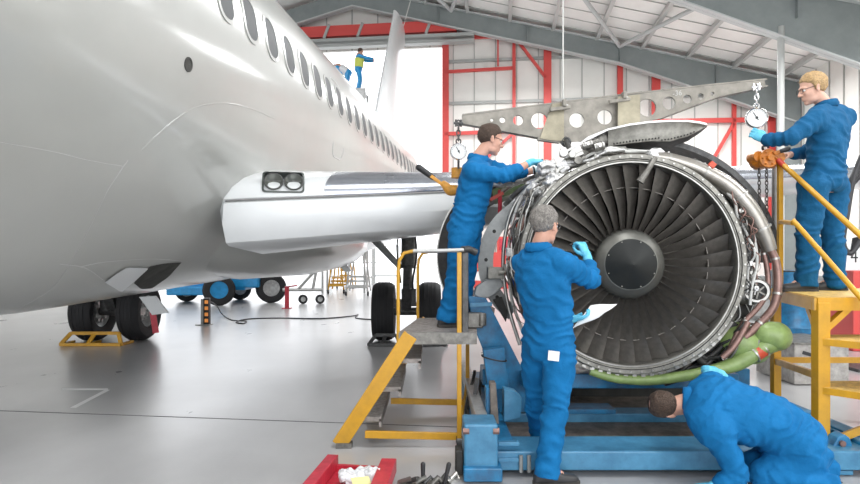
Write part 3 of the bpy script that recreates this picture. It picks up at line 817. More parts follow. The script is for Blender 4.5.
def person(label, J, skin, cloth, hairm, gl=None, hair=None, glasses=None, group=None, fold=1.0, voxel=0.0095, bulk=1.0, curls=None, collar_fwd=0.03, beltline=True, feet=True, gloves=(True, True), glovemat=(None, None)):
    base = V(J['base'])
    root = None
    U = J['neck']-J['pelvis']
    sd = (J['SR']-J['SL']).normalized()
    hsd = (J['HR']-J['HL']).normalized()
    spine = [J['pelvis'], J['waist'], J['chest'], J['neck']]
    up_t = (J['neck']-J['chest']).normalized()
    # ---------- body: one continuous mesh
    b = MB()
    L, R = head_parts(b, J['head'], J['fwd'], J['up'])
    b.caps_limb([J['neck']-up_t*0.03, J['neck']+up_t*0.02, L(-0.015, 0, -0.055), L(-0.01, 0, -0.03)], [0.064, 0.056, 0.054, 0.050], 16)
    def torso(bb, g, sc=1.0):
        g += J.get('tg', 0)
        rings = []
        P_ = [(J['pelvis']+(J['pelvis']-J['waist']).normalized()*0.10, 0.10, 0.09), (J['pelvis']+(J['pelvis']-J['waist']).normalized()*0.05, 0.165, 0.12), (J['pelvis'], 0.178, 0.130), (J['pelvis'].lerp(J['waist'], 0.55), 0.168, 0.125), (J['waist'], 0.158, 0.116), (J['waist'].lerp(J['chest'], 0.5), 0.172, 0.122), (J['chest'], 0.188, 0.125), (J['chest'].lerp(J['neck'], 0.55), 0.175, 0.105), (J['chest'].lerp(J['neck'], 0.85), 0.115, 0.080), (J['neck'], 0.066, 0.062)]
        for i, (c, rx, ry) in enumerate(P_):
            a = P_[max(i-1, 0)][0]; z = P_[min(i+1, len(P_)-1)][0]; dd = (z-a).normalized()
            s_ = hsd.lerp(sd, min(1, max(0, (i-2)/4))); s_ = (s_-dd*s_.dot(dd)).normalized(); n_ = s_.cross(dd)
            rings.append([c+s_*(math.cos(t)*(rx*sc+g))+n_*(math.sin(t)*(ry*sc+g)) for t in [2*PI*q/28 for q in range(28)]])
        bb.loft(rings)
        # shoulders yoke
        for s in ('SL', 'SR'):
            bb.caps_limb([J['neck'].lerp(J['chest'], 0.25), J[s].lerp(J['neck'], 0.45)+up_t*0.005, J[s]], [0.055*sc+g, 0.062*sc+g, 0.062*sc+g], 16)
            bb.caps_limb([J['chest'].lerp(J[s], 0.3), J[s]], [0.09*sc+g, 0.068*sc+g], 16)
    torso(b, -0.008, 0.92)
    for s in ('L', 'R'):
        S, E_, W_ = J['S'+s], J['E'+s], J['W'+s]
        b.caps_limb([S, S.lerp(E_, .5), E_], [0.055, 0.046, 0.039], 14, smooth=3)
        b.caps_limb([E_, E_.lerp(W_, .35), W_], [0.039, 0.038, 0.026], 14, smooth=3)
        hd = J['hand'+s]
        hand_parts(b, W_, hd[0], hd[1], hd[2], 0.0 if not gloves[0 if s == 'L' else 1] else -0.0015, curl=hd[3] if len(hd) > 3 else (0.5,)*4, tc=hd[4] if len(hd) > 4 else 0.5)
        Hh, K, A = J['H'+s], J['K'+s], J['A'+s]
        b.caps_limb([Hh, Hh.lerp(K, .5), K], [0.082, 0.070, 0.050], 14, smooth=3)
        b.caps_limb([K, K.lerp(A, .35), A], [0.050, 0.052, 0.036], 14, smooth=3)
        b.caps_limb([A, A+V(J['toe'+s]).normalized()*0.09-V((0, 0, 0.03))], [0.032, 0.024], 10)
    me = remesh(b, 'person', 0.0062, 2)
    eb = MB()
    for s in (1, -1): eb.ell(L(0.078, s*0.031, 0.004), (0.013, 0.015, 0.009), R, 14)
    ib = MB()
    for s in (1, -1): ib.ell(L(0.0875, s*0.031, 0.004), (0.005, 0.0055, 0.0055), R, 10)
    me.materials.clear()
    add_mesh(me, eb, 1); add_mesh(me, ib, 2)
    mi = [p.material_index for p in me.polygons]
    root = place(me, 'person', [skin, M['eyew'], M['iris']], None, base, label, cat='person', group=group)
    me.polygons.foreach_set('material_index', mi)
    # ---------- coverall
    b = MB(); torso(b, 0.016*bulk, 1.0)
    for s in ('L', 'R'):
        S, E_, W_ = J['S'+s], J['E'+s], J['W'+s]
        cut = J.get('cuff'+s, 0.8)
        b.caps_limb([J['chest'].lerp(S, .75), S, S.lerp(E_, .5), E_], [0.085*bulk, 0.082*bulk, 0.070*bulk, 0.060*bulk], 16, smooth=3)
        C_ = E_.lerp(W_, cut)
        pts = [E_, E_.lerp(C_, .5), C_]
        b.caps_limb(pts, [0.060*bulk, 0.056*bulk, 0.050*bulk], 16, smooth=3)
        b.cyl(C_.lerp(E_, 0.2), C_+(W_-E_).normalized()*0.008, 0.050*bulk, 0.049*bulk, 20)
        Hh, K, A = J['H'+s], J['K'+s], J['A'+s]
        b.caps_limb([J['pelvis'].lerp(Hh, .8), Hh, Hh.lerp(K, .5), K], [0.115*bulk, 0.118*bulk, 0.100*bulk, 0.083*bulk], 18, smooth=3)
        b.caps_limb([K, K.lerp(A, .5), A-(A-K).normalized()*0.03], [0.083*bulk, 0.083*bulk, 0.078*bulk], 18, smooth=3)
        b.cyl(K.lerp(A, .7), A+(A-K).normalized()*0.050, 0.078*bulk, 0.084*bulk, 20)
    # folds: sine ridges wrapped round each bone, strong near elbows, waist, knees, hem
    bones = []
    for s in ('L', 'R'):
        C_ = J['E'+s].lerp(J['W'+s], J.get('cuff'+s, 0.8))
        bones += [(J['S'+s], J['E'+s], 'arm'), (J['E'+s], C_, 'fore'), (J['H'+s], J['K'+s], 'thigh'), (J['K'+s], J['A'+s], 'shin')]
    bones += [(J['pelvis'], J['waist'], 'waist'), (J['waist'], J['neck'], 'back')]
    sd_ = rnd.random()*50
    def folds(co, no):
        out = co.copy()
        for i in range(len(co)):
            p = V(co[i]); best = 9; bt = None
            for a, z, kd in bones:
                ab = z-a; t = max(0, min(1, (p-a).dot(ab)/ab.length_squared)); dd = (p-a-ab*t).length-(0.07 if kd in ('waist', 'back') else 0)
                if dd < best: best = dd; bt = (t, ab, kd, a)
            t, ab, kd, a = bt; l = ab.length*t
            am = {'arm': 0.35+0.65*t, 'fore': 1.0-0.5*t, 'thigh': 0.75-0.5*t*(1-t)*2, 'shin': 0.5+0.5*abs(2*t-1), 'waist': 0.9, 'back': 0.35+0.5*(1-t)}[kd]
            n1 = noise.noise(p*7+V((sd_, 0, 0))); n2 = noise.noise(p*16+V((0, sd_, 0)))
            side_ = (p-a).dot(sd)
            ph = l*(95 if kd in ('fore', 'arm', 'waist') else 62)+n1*6.5+side_*14*(1 if kd != 'back' else 2)
            v = math.sin(ph); v = v*abs(v)**0.2 if v > 0 else v*0.55
            h_ = v*0.0105*am*(0.5+0.9*abs(n1+0.2))+n2*0.005+n1*0.008
            out[i] = co[i]+no[i]*h_*fold
        return out
    me = remesh(b, 'coverall', voxel, 3, folds)
    cov = place(me, 'coverall', cloth, root, base)
    # collar
    b = MB(); nk = J['neck']+up_t*0.012; fw = sd.cross(up_t); fw = -fw if fw.dot(J['fwd']) < 0 else fw
    rings = []
    for q in range(25):
        a = 2*PI*q/24; gap = 1.0
        e = sd*math.cos(a)+fw*math.sin(a); rr = 0.076; lift = -0.022*max(0, math.sin(a))
        c = nk+e*rr+up_t*(0.018+lift); 
        rings.append([c-up_t*0.03-e*0.004, c+up_t*0.026-e*0.008, c+up_t*0.030, c+up_t*0.024+e*0.010, c-up_t*0.012+e*0.022, c-up_t*0.03+e*0.012])
    b.loft(rings, True, False); b.build('collar', cloth, cov, smooth=60)
    # waist seam band and back pleat seams
    # gloves
    for gi, s in enumerate(('L', 'R')):
        if gloves[gi]:
            hd = J['hand'+s]; b = MB()
            hand_parts(b, J['W'+s], hd[0], hd[1], hd[2], 0.0022, curl=hd[3] if len(hd) > 3 else (0.5,)*4, tc=hd[4] if len(hd) > 4 else 0.5)
            dv = V(hd[0]).normalized(); fa = (J['W'+s]-J['E'+s]).normalized()
            b.caps_limb([J['W'+s]-fa*0.035, J['W'+s], J['W'+s]+dv*0.02], [0.034, 0.031, 0.030], 16, smooth=2)
            me = remesh(b, 'glove', 0.0042, 1)
            place(me, 'glove', glovemat[gi] or M['glove'], root, base)
    if feet:
        for s in ('L', 'R'): boot(J['A'+s], J['toe'+s], root)
    if hair: 
        hair_mesh('hair', L, R, 1.0, hairm, root, base, **hair)
    if glasses:
        b = MB()
        for s in (1, -1):
            b.tube([L(0.085, s*0.062, 0.010), L(0.03, s*0.078, 0.012), L(-0.010, s*0.081, 0.010), L(-0.028, s*0.082, -0.006)], 0.0024, 6)
            pts = [L(0.085+0.010*math.cos(t*0)+0.004*(1-abs(x)), s*(0.033+0.027*math.cos(t)), 0.004+0.019*math.sin(t)) for t in [2*PI*q/16 for q in range(17)] for x in (0,)]
            b.tube(pts, 0.0018, 6)
        b.tube([L(0.094, -0.008, 0.010), L(0.096, 0, 0.012), L(0.094, 0.008, 0.010)], 0.002, 6)
        sg = b.build('safety_glasses', M['black'], root)
    return root, L, R, J
def lift(*q): return P(*q)

# --- centre: grey-haired man with his back to the camera, right forearm raised
fA = V((0.72, 0.69, -0.05)).normalized(); uA = V((0.02, 0.0, 1))
J = dict(base=V((P(545, 480, 4.0).x, 4.02, 0.0)), head=P(545, 226, 4.0), fwd=fA, up=V((0.06, 0.05, 1)),
 neck=P(539, 251, 4.0), chest=P(541, 276, 4.0), waist=P(548, 318, 4.02), pelvis=P(548, 345, 4.03),
 SL=P(523, 264, 4.13), SR=P(563, 264, 3.88), HL=P(538, 350, 4.10), HR=P(559, 350, 3.96),
 ER=P(592, 281, 4.02), WR=P(587, 256, 4.14), EL=P(541, 303, 4.36), WL=P(571, 319, 4.33),
 handR=(V((-0.35, 0.15, 0.95)), V((-0.6, 0.75, -0.1)), V((-0.7, -0.5, 0.1)), (0.75, 0.85, 0.95, 1.0), 0.9),
 handL=(V((1, -0.1, 0.12)), V((0.1, 0.3, 1)), V((0.1, 1, -0.1)), (0.35, 0.4, 0.45, 0.5), 0.6),
 KR=P(556, 407, 3.92), AR=P(547, 470, 3.85), KL=P(537, 399, 4.22), AL=P(541, 439, 4.52), toeR=V((1, 0.12, 0)), toeL=V((0.6, 0.8, 0)), cuffR=0.62, cuffL=0.8)
pa, La, Ra, _ = person('grey-haired person in blue coveralls seen from behind, holding papers before the fan', J, M['skin'], M['cloth'], M['hairg'], hair=dict(line=0.075, thick=1.3, nape=-0.068), glasses=True, fold=1.15)
b = MB(); c = P(552.6, 355, 3.86); b.box(c+V((0, -0.035, 0)), (0.07, 0.006, 0.062), Matrix.Rotation(-0.25, 3, 'Z') @ Matrix.Rotation(0.08, 3, 'Y')); b.build('patch', M['paper'], pa, smooth=0, label='white square patch')
b = MB(); a_, c_ = J['WR']+V((-0.075, 0.03, 0.085)), J['WR']+V((0.01, 0.05, 0.10))
b.cyl(a_-(c_-a_)*0.5, c_+(c_-a_)*0.1, 0.006, 0.008, 10); b.build('inspection_torch', M['black'], None, 'small black pen torch held up in a blue gloved hand', 'torch')
b = MB()
q = [P(572, 329, 4.26), P(599, 317, 4.22), P(617, 304, 4.40), P(590, 306, 4.46)]
g = [[q[0].lerp(q[1], i/6).lerp(q[3].lerp(q[2], i/6), j/5)+V((0, 0, 0.004*math.sin(i*0.9)+0.003*math.sin(j*1.3))) for j in range(6)] for i in range(7)]
for dz in (0.0, 0.004): b.loft([[p+V((0.01*dz*100, 0, dz)) for p in r] for r in g], False, False)
b.build('paper_sheets', M['paper'], None, 'white paper sheets held at waist height in front of the fan', 'paper', smooth=60)

# --- left: brown-haired man on the step platform, leaning to the engine
fB = V((0.95, 0.18, -0.22))
J = dict(base=V((P(452, 325, 5.04).x, 5.04, 0.90)), head=P(490.5, 140, 5.04), fwd=fB, up=V((0.25, 0.05, 1)),
 neck=P(478, 160, 5.04), chest=P(477, 178, 5.04), waist=P(471, 207, 5.04), pelvis=P(465, 229, 5.04),
 SR=P(473, 172, 4.87), SL=P(485, 168, 5.20), HR=P(463, 235, 4.96), HL=P(468, 235, 5.11),
 ER=P(505, 176, 4.88), WR=P(531, 162, 4.96), EL=P(513, 174, 5.16), WL=P(538, 170, 5.16),
 handR=(V((1, 0.1, 0.12)), V((0, 0.3, -1)), V((0.2, 1, 0.2)), (0.7, 0.8, 0.85, 0.9), 0.9),
 handL=(V((1, 0.0, 0.18)), V((0, -0.3, -1)), V((0.2, -1, 0.2)), (0.6, 0.7, 0.8, 0.85), 0.8),
 KR=P(456, 279, 4.95), AR=P(448, 315.5, 4.95), KL=P(465, 279, 5.14), AL=P(459, 314.5, 5.12), toeR=V((1, 0.15, 0)), toeL=V((1, 0.3, 0)), cuffR=0.5, cuffL=0.40)
pb, Lb, Rb, _ = person('brown-haired person in blue coveralls on the step platform, leaning to the engine top', J, M['skin'], M['cloth'], M['hairb'], hair=dict(line=0.066, thick=1.0, nape=-0.055), glasses=True, fold=1.1, bulk=1.03, glovemat=(M['glovew'], None))
b = MB(); b.ring(J['EL'].lerp(J['WL'], 0.83), J['WL']-J['EL'], 0.033, 0.008, 20, 8); b.build('wristwatch', M['black'], pb)
b = MB(); b.cyl(P(541, 160, 4.96), P(551, 168, 5.0), 0.014, n=12); b.build('driver_tool', M['black'], None, 'short black hand tool gripped by the person on the left platform', 'tool')

# --- right: blond man on the yellow stand, reading the dial
fC = V((-0.93, 0.15, -0.32))
J = dict(base=V((P(822, 290, 4.92).x, 4.92, 1.19)), head=P(812.5, 89, 4.92), fwd=fC, up=V((-0.28, 0, 1)),
 neck=P(826, 108, 4.93), chest=P(829, 129, 4.93), waist=P(826, 160, 4.93), pelvis=P(824, 180, 4.93),
 SL=P(815, 120, 4.78), SR=P(845, 118, 5.08), HL=P(814, 186, 4.86), HR=P(834, 186, 5.0),
 EL=P(791, 138, 4.72), WL=P(765, 140, 4.88), ER=P(818, 150, 5.24), WR=P(789, 155, 5.14),
 handL=(V((-0.72, 0.25, 0.6)), V((0.1, 1, 0.2)), V((0.2, 0.3, 1)), (0.5, 0.55, 0.6, 0.6), 0.7),
 handR=(V((-1, -0.2, -0.1)), V((0, -0.3, -1)), V((0, -1, 0.2)), (0.7, 0.8, 0.85, 0.9), 0.9),
 KL=P(808, 233, 4.85), AL=P(806, 280, 4.88), KR=P(832, 234, 5.0), AR=P(835, 280, 5.02), toeL=V((-1, 0.05, 0)), toeR=V((-0.85, 0.35, 0)), cuffL=0.93, cuffR=0.8)
pc, Lc, Rc, _ = person('blond person in dark blue coveralls on the yellow stand, reading the round dial', J, M['skin2'], M['cloth2'], M['hairy'], hair=dict(line=0.068, thick=1.35, nape=-0.052), glasses=True, fold=1.1, gloves=(True, False), bulk=1.02)

# --- front right: crouching man bent under the engine
fD = V((0.25, 0.72, -0.55))
J = dict(base=V((1.95, 3.75, 0.0)), head=P(668, 405, 3.95), fwd=fD, up=V((-1, 0.22, -0.05)),
 neck=P(692, 402, 3.9), chest=P(722, 408, 3.82), waist=P(764, 419, 3.76), pelvis=P(796, 440, 3.74), tg=.03,
 SR=P(713, 389, 3.98), SL=P(716, 432, 3.66), HR=P(803, 444, 3.84), HL=P(808, 458, 3.66),
 ER=P(738, 396, 4.18), WR=P(721, 374, 4.26), EL=P(738, 474, 3.60), WL=P(716, 486, 3.62),
 handR=(V((-1, 0.15, 0.25)), V((0, 0.8, -0.6)), V((0.1, 0.5, 0.9)), (0.6, 0.7, 0.8, 0.9), 0.8),
 handL=(V((-1, 0.1, -0.1)), V((0, 0, -1)), V((0, 1, 0)), (0.15, 0.15, 0.2, 0.2), 0.2),
 KR=P(758, 463, 3.84), AR=P(822, 469, 3.92), KL=P(764, 474, 3.66), AL=P(826, 490, 3.55), toeR=V((0.9, 0.1, -0.35)), toeL=V((0.9, 0.1, -0.35)), cuffR=0.55, cuffL=0.8)
pd_, Ld, Rd, _ = person('balding dark-haired person in blue coveralls crouching to look beneath the engine', J, M['skin'], M['cloth'], M['hairb'], hair=dict(line=0.060, thick=0.7, nape=-0.058, bald=(-0.02, 0.01, 0.045, 0.035)), fold=1.1, bulk=1.12)

# --- two far workers on the tail dock
def far_person(label, x, Y, z, bend, mirror=1):
    b0 = V((x, Y, z)); f = V((mirror, 0, 0))
    def q(dx, dy, dz): return b0+V((dx*mirror, dy, dz))
    if bend: hip, nk, hd, wr = (0, 0, .88), (0.42, 0, 1.12), (0.56, 0, 1.10), (0.5, -0.1, 0.62)
    else: hip, nk, hd, wr = (0, 0, .9), (0.05, 0, 1.45), (0.09, 0, 1.63), (0.62, -0.1, 1.28)
    b = MB()
    b.ell(q(*hd), (0.1, 0.08, 0.12), None, 14)
    b.caps_limb([q(*nk), q(*hd)], [0.06, 0.05], 10)
    b.caps_limb([q(*hip), q(*nk)], [0.14, 0.15], 14, 1.0)
    for s in (-1, 1):
        b.caps_limb([q(hip[0], s*.09, hip[2]), q(hip[0]+.06, s*.1, .48), q(hip[0]-.02, s*.1, .06)], [.09, .06, .05], 10)
        b.caps_limb([q(hip[0]-.03, s*.1, .04), q(hip[0]+.15, s*.1, .03)], [.045, .035], 8)
        b.caps_limb([q(nk[0], s*.18, nk[2]-.05), q((nk[0]+wr[0])/2, s*.2, (nk[2]+wr[2])/2-.06), q(wr[0], s*.12, wr[2])], [.055, .045, .035], 10)
    o = place(remesh(b, 'person', 0.016, 2), 'person', M['skin'], None, b0, label, cat='person')
    b = MB()
    b.caps_limb([q(*hip), q(nk[0], nk[1], nk[2]-.06)], [.155, .165], 14)
    for s in (-1, 1):
        b.caps_limb([q(hip[0], s*.09, hip[2]), q(hip[0]+.06, s*.1, .48), q(hip[0]-.02, s*.1, .1)], [.11, .085, .075], 12)
        e = q((nk[0]+wr[0])/2, s*.2, (nk[2]+wr[2])/2-.06)
        b.caps_limb([q(nk[0], s*.18, nk[2]-.05), e, e.lerp(q(wr[0], s*.12, wr[2]), .8)], [.075, .062, .05], 12)
    place(remesh(b, 'coverall', 0.02, 2), 'coverall', M['bluev'], o, b0)
    b = MB(); c0 = q(*hip).lerp(q(*nk), 0.15); c1 = q(*hip).lerp(q(*nk), 0.78)
    b.tube([c0, c0.lerp(c1, .5), c1], [.172, .178, .184], 18); b.build('tabard', M['hirise'] if not bend else M['plast'], o)
    b = MB(); b.ell(q(hd[0]-.02, hd[1], hd[2]+.03), (0.11, 0.09, 0.11), None, 14); b.build('hair', M['hairb'], o)
    return o
Yt = 24.0
zt_ = EYE+(255-92)*Yt/F
far_person('distant person in blue overalls and lime tabard standing with arms out by the tail', (358.5-430)/F*Yt, Yt, zt_, False)
far_person('distant person in blue bending forward on the dock beside the tail', (347-430)/F*Yt, Yt+.4, zt_, True, -1)
# ================================================================== the engine
AX = V((ST, CT, 0)); RT = V((CT, -ST, 0)); UP = V((0, 0, 1))
CE = P(628, 264, 4.65)
eng = thing('jet_engine', 'large stripped turbofan engine with a black spinner, held on the blue trolley', 'engine', V((CE.x, CE.y+0.6, 0.45)))
def EP(px, py, dz=0.0):
    """point where a sight line meets the plane dz behind the fan face"""
    d = V(((px-430)/F, 1, -(py-255)/F)); o = V((0, 0, EYE)); c = CE+AX*dz
    return o+d*((c-o).dot(AX)/d.dot(AX))
def EC(r, a, dz=0.0): return CE+RT*(r*math.cos(a))+UP*(r*math.sin(a))+AX*dz
rad = math.radians
b = MB()
b.lathe([(0.772, -0.085), (0.79, -0.10), (0.832, -0.10), (0.838, -0.09), (0.838, -0.06), (0.81, -0.05), (0.805, 0.0), (0.805, 0.18), (0.845, 0.185), (0.845, 0.22), (0.805, 0.225), (0.805, 0.5), (0.85, 0.505), (0.85, 0.54), (0.80, 0.545), (0.79, 0.9), (0.765, 0.9), (0.765, -0.02), (0.772, -0.085)], CE, AX, 128)
case = b.build('fan_case', M['casing'], eng, smooth=30)
b = MB(); b.ring(CE-AX*0.095, AX, 0.776, 0.007, 128, 6); b.build('seal_strip', M['steel'], case)
b = MB(); b.lathe([(0.796, -0.104), (0.80, -0.112), (0.803, -0.104)], CE, AX, 128); b.build('groove', M['dark'], case)
for k in range(64):
    a = 2*PI*k/64; b = MB(); p = EC(0.818, a, -0.10); b.cyl(p, p-AX*0.012, 0.0075, n=6); b.build('bolt', M['steel'], case)
b = MB(); b.lathe([(0.764, -0.06), (0.7635, 0.3)], CE, AX, 128); b.build('case_liner', M['steel2'], case)
for k in range(18):
    a = 2*PI*k/18+0.1
    b = MB(); w_ = 0.16; aa = [a-w_/2+w_*j/5 for j in range(6)]
    b.loft([[EC(0.838, t, -0.075), EC(0.846, t, -0.08), EC(0.846, t, -0.03), EC(0.838, t, -0.03)] for t in aa]); b.build('flange_bracket', M['steel'] if k % 2 else M['steel2'], case)
# fan
hubb = MB(); hubb.lathe([(0.0, -0.10), (0.195, -0.115), (0.20, -0.11), (0.235, -0.08), (0.262, -0.045), (0.272, 0.0), (0.285, 0.1), (0.30, 0.4)], CE, AX, 72)
hub = hubb.build('fan_hub', M['hub'], eng, smooth=50)
b = MB(); b.lathe([(0.001, -0.205), (0.015, -0.202), (0.05, -0.187), (0.11, -0.156), (0.165, -0.128), (0.194, -0.113), (0.194, -0.10)], CE, AX, 72); sp = b.build('spinner', M['spin'], eng, smooth=60)
for k in range(8):
    b = MB(); p = EC(0.180, 2*PI*(k+0.5)/8, -0.125); b.cyl(p, p-AX*0.006, 0.005, n=8); b.build('bolt', M['steel2'], sp)
b = MB(); b.lathe([(0.29, 0.34), (0.765, 0.34), (0.765, 0.36), (0.29, 0.36), (0.29, 0.34)], CE, AX, 64); b.build('dark_backing', M['well'], eng)  # dark disc added to put shade into the gaps between fan blades
b = MB()
for k in range(50):
    a = 2*PI*k/50; tn = -RT*math.sin(a)+UP*math.cos(a)
    b.loft([[EC(r, a, 0.27)+tn*(-0.012), EC(r, a, 0.27)+tn*0.0, EC(r, a, 0.34)+tn*0.02, EC(r, a, 0.34)+tn*0.012] for r in (0.3, 0.76)])
b.build('guide_vane_ring', M['dark'], eng, smooth=0)
def blade_mesh():
    b = MB(); rings = []
    for i in range(13):
        q = i/12; r = 0.262+q*(0.762-0.262)
        ch = 0.115+0.055*q+0.012*math.sin(q*PI); st_ = rad(22+34*q)      # stagger from axial
        th = 0.0075*(1-q)+0.0028; cam_ = 0.016*(1-q)+0.006
        lean = 0.012*math.sin(q*PI*1.1)
        c = []
        for x in (-.5, -.3, 0, .25, .5): c.append((x, th*(1-4*x*x)**0.5*0.5+cam_*(1-4*x*x) if abs(x) < .5 else 0))
        for x in (.25, 0, -.3): c.append((x, -th*0.5*(1-4*x*x)**0.5+cam_*(1-4*x*x)))
        ring = []
        for x, y in c:
            xa = x*ch; ax_ = xa*math.cos(st_)+y*math.sin(st_); tg = xa*math.sin(st_)-y*math.cos(st_)
            ring.append((r, tg+lean, ax_-0.005+0.015*q))
        rings.append(ring)
    # blade built along local +X (radial), +Y tangential, +Z axial
    b.loft([[V(p) for p in r] for r in rings])
    # mid-span shroud
    b.loft([[V((0.590, t, 0.0)), V((0.593, t, 0.0)), V((0.595, t, 0.05)), V((0.588, t, 0.05))] for t in (-0.048, 0, 0.048)])
    return b.mesh('fan_blade', M['blade'], smooth=50)
bm_ = blade_mesh()
base_off = CE-ORG[eng.name]
NBL = 38
for k in range(NBL):
    o = bpy.data.objects.new('fan_blade', bm_); COL.objects.link(o); o.parent = eng
    a = 2*PI*k/NBL+0.05
    X = RT*math.cos(a)+UP*math.sin(a); Z = AX; Y_ = Z.cross(X)
    mm = Matrix((X, Y_, Z)).transposed().to_4x4(); mm.translation = base_off
    o.matrix_local = mm; ORG[o.name] = ORG[eng.name]
# core behind the fan
b = MB(); b.lathe([(0.62, 0.9), (0.50, 1.0), (0.42, 1.2), (0.40, 1.4), (0.46, 1.45), (0.46, 1.5), (0.36, 1.55), (0.33, 1.9), (0.28, 2.1), (0.0, 2.12)], CE, AX, 48); b.lathe([(0.80, 0.89), (0.60, 0.93)], CE, AX, 64)
core = b.build('engine_core', M['steel2'], eng)
for k in range(16):
    a = 2*PI*k/16+rnd.random()*.2; r = 0.45
    b = MB(); b.tube([EC(0.66, a, 0.95), EC(r+.07, a+.1, 1.2), EC(r+.05, a+rnd.uniform(-.3, .3), 1.6), EC(r, a, 2.0)], rnd.uniform(.012, .028), 8, smooth=4)
    b.build('core_pipe', M[rnd.choice(['steel', 'copper', 'steel2', 'primer'])], core)
# primer-green aft bulkhead piece with cables, upper left
b = MB(); b.plate([EP(492, 190, 0.75), EP(520, 176, 0.75), EP(530, 186, 0.75), EP(512, 194, 0.75), EP(494, 200, 0.75)], 0.5, AX); b.build('bulkhead_plate', M['primer'], eng, smooth=0, label='green primed metal plate')

# helper: pipes given by pixels on engine planes
def pipe(pts, r, m, name='pipe', dz=0.1, par=None, clamps=0, n=12, bands=()):
    w_ = [EP(q[0], q[1], q[2] if len(q) > 2 else dz) for q in pts]
    b = MB(); b.tube(w_, r, n, smooth=6)
    o = b.build(name, M[m], par or eng, smooth=70)
    if clamps:
        pp, _ = resample(w_, [r if not hasattr(r, '__len__') else r[0]]*len(w_), 6)
        for k in range(clamps):
            i = int((k+0.7)/(clamps+0.4)*(len(pp)-2)); rr = r if not hasattr(r, '__len__') else r[min(len(r)-1, i//6)]
            c = MB(); d = (pp[i+1]-pp[i]).normalized()
            c.cyl(pp[i]-d*0.008, pp[i]+d*0.008, rr*1.13, n=16); c.box(pp[i]+UP*rr*1.1, (0.014, 0.014, 0.018))
            c.build('clamp', M['steel'], o)
    return o
# big bleed duct on the right
pipe([(656, 157, .0), (672, 160, .02), (700, 170, .03), (728, 186, .04), (749, 208, .04), (763, 232, .04), (770, 250, .05)], [0.044, 0.05, 0.058, 0.066, 0.066, 0.060, 0.05], 'duct', 'bleed_duct', clamps=4, n=20)
pipe([(769, 247, .06), (776, 262, .05), (778, 286, .02), (773, 308, .0), (757, 326, -.02), (744, 338, -.04)], 0.030, 'copper', 'supply_pipe', clamps=3, n=14)
pipe([(756, 236, .1), (765, 258, .08), (768, 285, .05), (760, 305, 0), (742, 325, -.03), (728, 352, -.03)], 0.020, 'copper', 'supply_pipe', clamps=3)
pipe([(744, 205, .1), (753, 232, .05), (757, 262, .0), (752, 286, 0), (750, 305, 0)], 0.011, 'wire', 'wire_harness', clamps=4)
pipe([(706, 182, .1), (722, 196, .1), (734, 215, .08), (742, 240, .05), (745, 262, .04), (741, 290, 0)], 0.014, 'steel', 'pipe', clamps=4)
pipe([(680, 168, .06), (698, 178, .06), (716, 194, .06), (730, 214, .06)], 0.016, 'foil', 'wrapped_hose', clamps=3)
pipe([(690, 166, .1), (712, 181, .12), (733, 202, .12), (747, 228, .1)], 0.020, 'steel', 'pipe', clamps=3)
cols = ['wire', 'steel2', 'wirek', 'wirer', 'steel', 'copper', 'steel', 'wire', 'steel2', 'casing']
def onarc(r, a, dz): return EC(r, a, dz)
def arcpipe(r, a0, a1, dz, rr, m, name='wire_harness', wob=0.015, n=10):
    ph = rnd.uniform(0, 6); pts = []
    for k in range(n+1):
        a = a0+(a1-a0)*k/n; pts.append(EC(r+wob*math.sin(ph+k*1.3)+wob*.5*math.sin(k*2.9), a, dz+0.03*math.sin(k*1.7+ph)))
    b = MB(); b.tube(pts, rr, 8, smooth=4); return b.build(name, M[m], eng, smooth=70)
for k in range(9):
    arcpipe(rnd.uniform(0.855, 0.95), rad(rnd.uniform(36, 60)), rad(rnd.uniform(-28, 15)), rnd.uniform(-.02, .22), rnd.uniform(.005, .011), cols[k])
for k in range(7):
    arcpipe(rnd.uniform(0.85, 0.91), rad(rnd.uniform(138, 155)), rad(rnd.uniform(185, 235)), rnd.uniform(-.05, .3), rnd.uniform(.006, .014), cols[(k*3) % 10])
for k in range(5):
    arcpipe(rnd.uniform(0.85, 0.92), rad(rnd.uniform(118, 132)), rad(rnd.uniform(148, 165)), rnd.uniform(-.03, .2), rnd.uniform(.008, .016), cols[(k*7) % 10])
for k in range(4):
    arcpipe(rnd.uniform(0.86, 0.93), rad(rnd.uniform(60, 72)), rad(rnd.uniform(118, 128)), rnd.uniform(0.05, .25), rnd.uniform(.008, .015), cols[(k*3+1) % 10])
for k in range(5):
    arcpipe(rnd.uniform(0.85, 0.95), rad(-25), rad(-68), rnd.uniform(-.03, .2), rnd.uniform(.008, .016), ['dark', 'steel2', 'wirek', 'copper', 'steel'][k])
for k in range(16):
    arcpipe(rnd.uniform(0.845, 1.0), rad(rnd.uniform(20, 58)), rad(rnd.uniform(-35, 10)), rnd.uniform(-.04, .2), rnd.uniform(.003, .007), rnd.choice(['wire', 'wirek', 'steel', 'copper', 'wirer', 'casing', 'wire', 'steel2']), wob=0.03)
for k in range(5):
    arcpipe(rnd.uniform(0.845, .92), rad(rnd.uniform(130, 160)), rad(rnd.uniform(180, 240)), rnd.uniform(-.04, .2), rnd.uniform(.003, .007), rnd.choice(['wire', 'wirek', 'steel', 'copper', 'wirer', 'casing', 'wire', 'steel2']), wob=0.03)
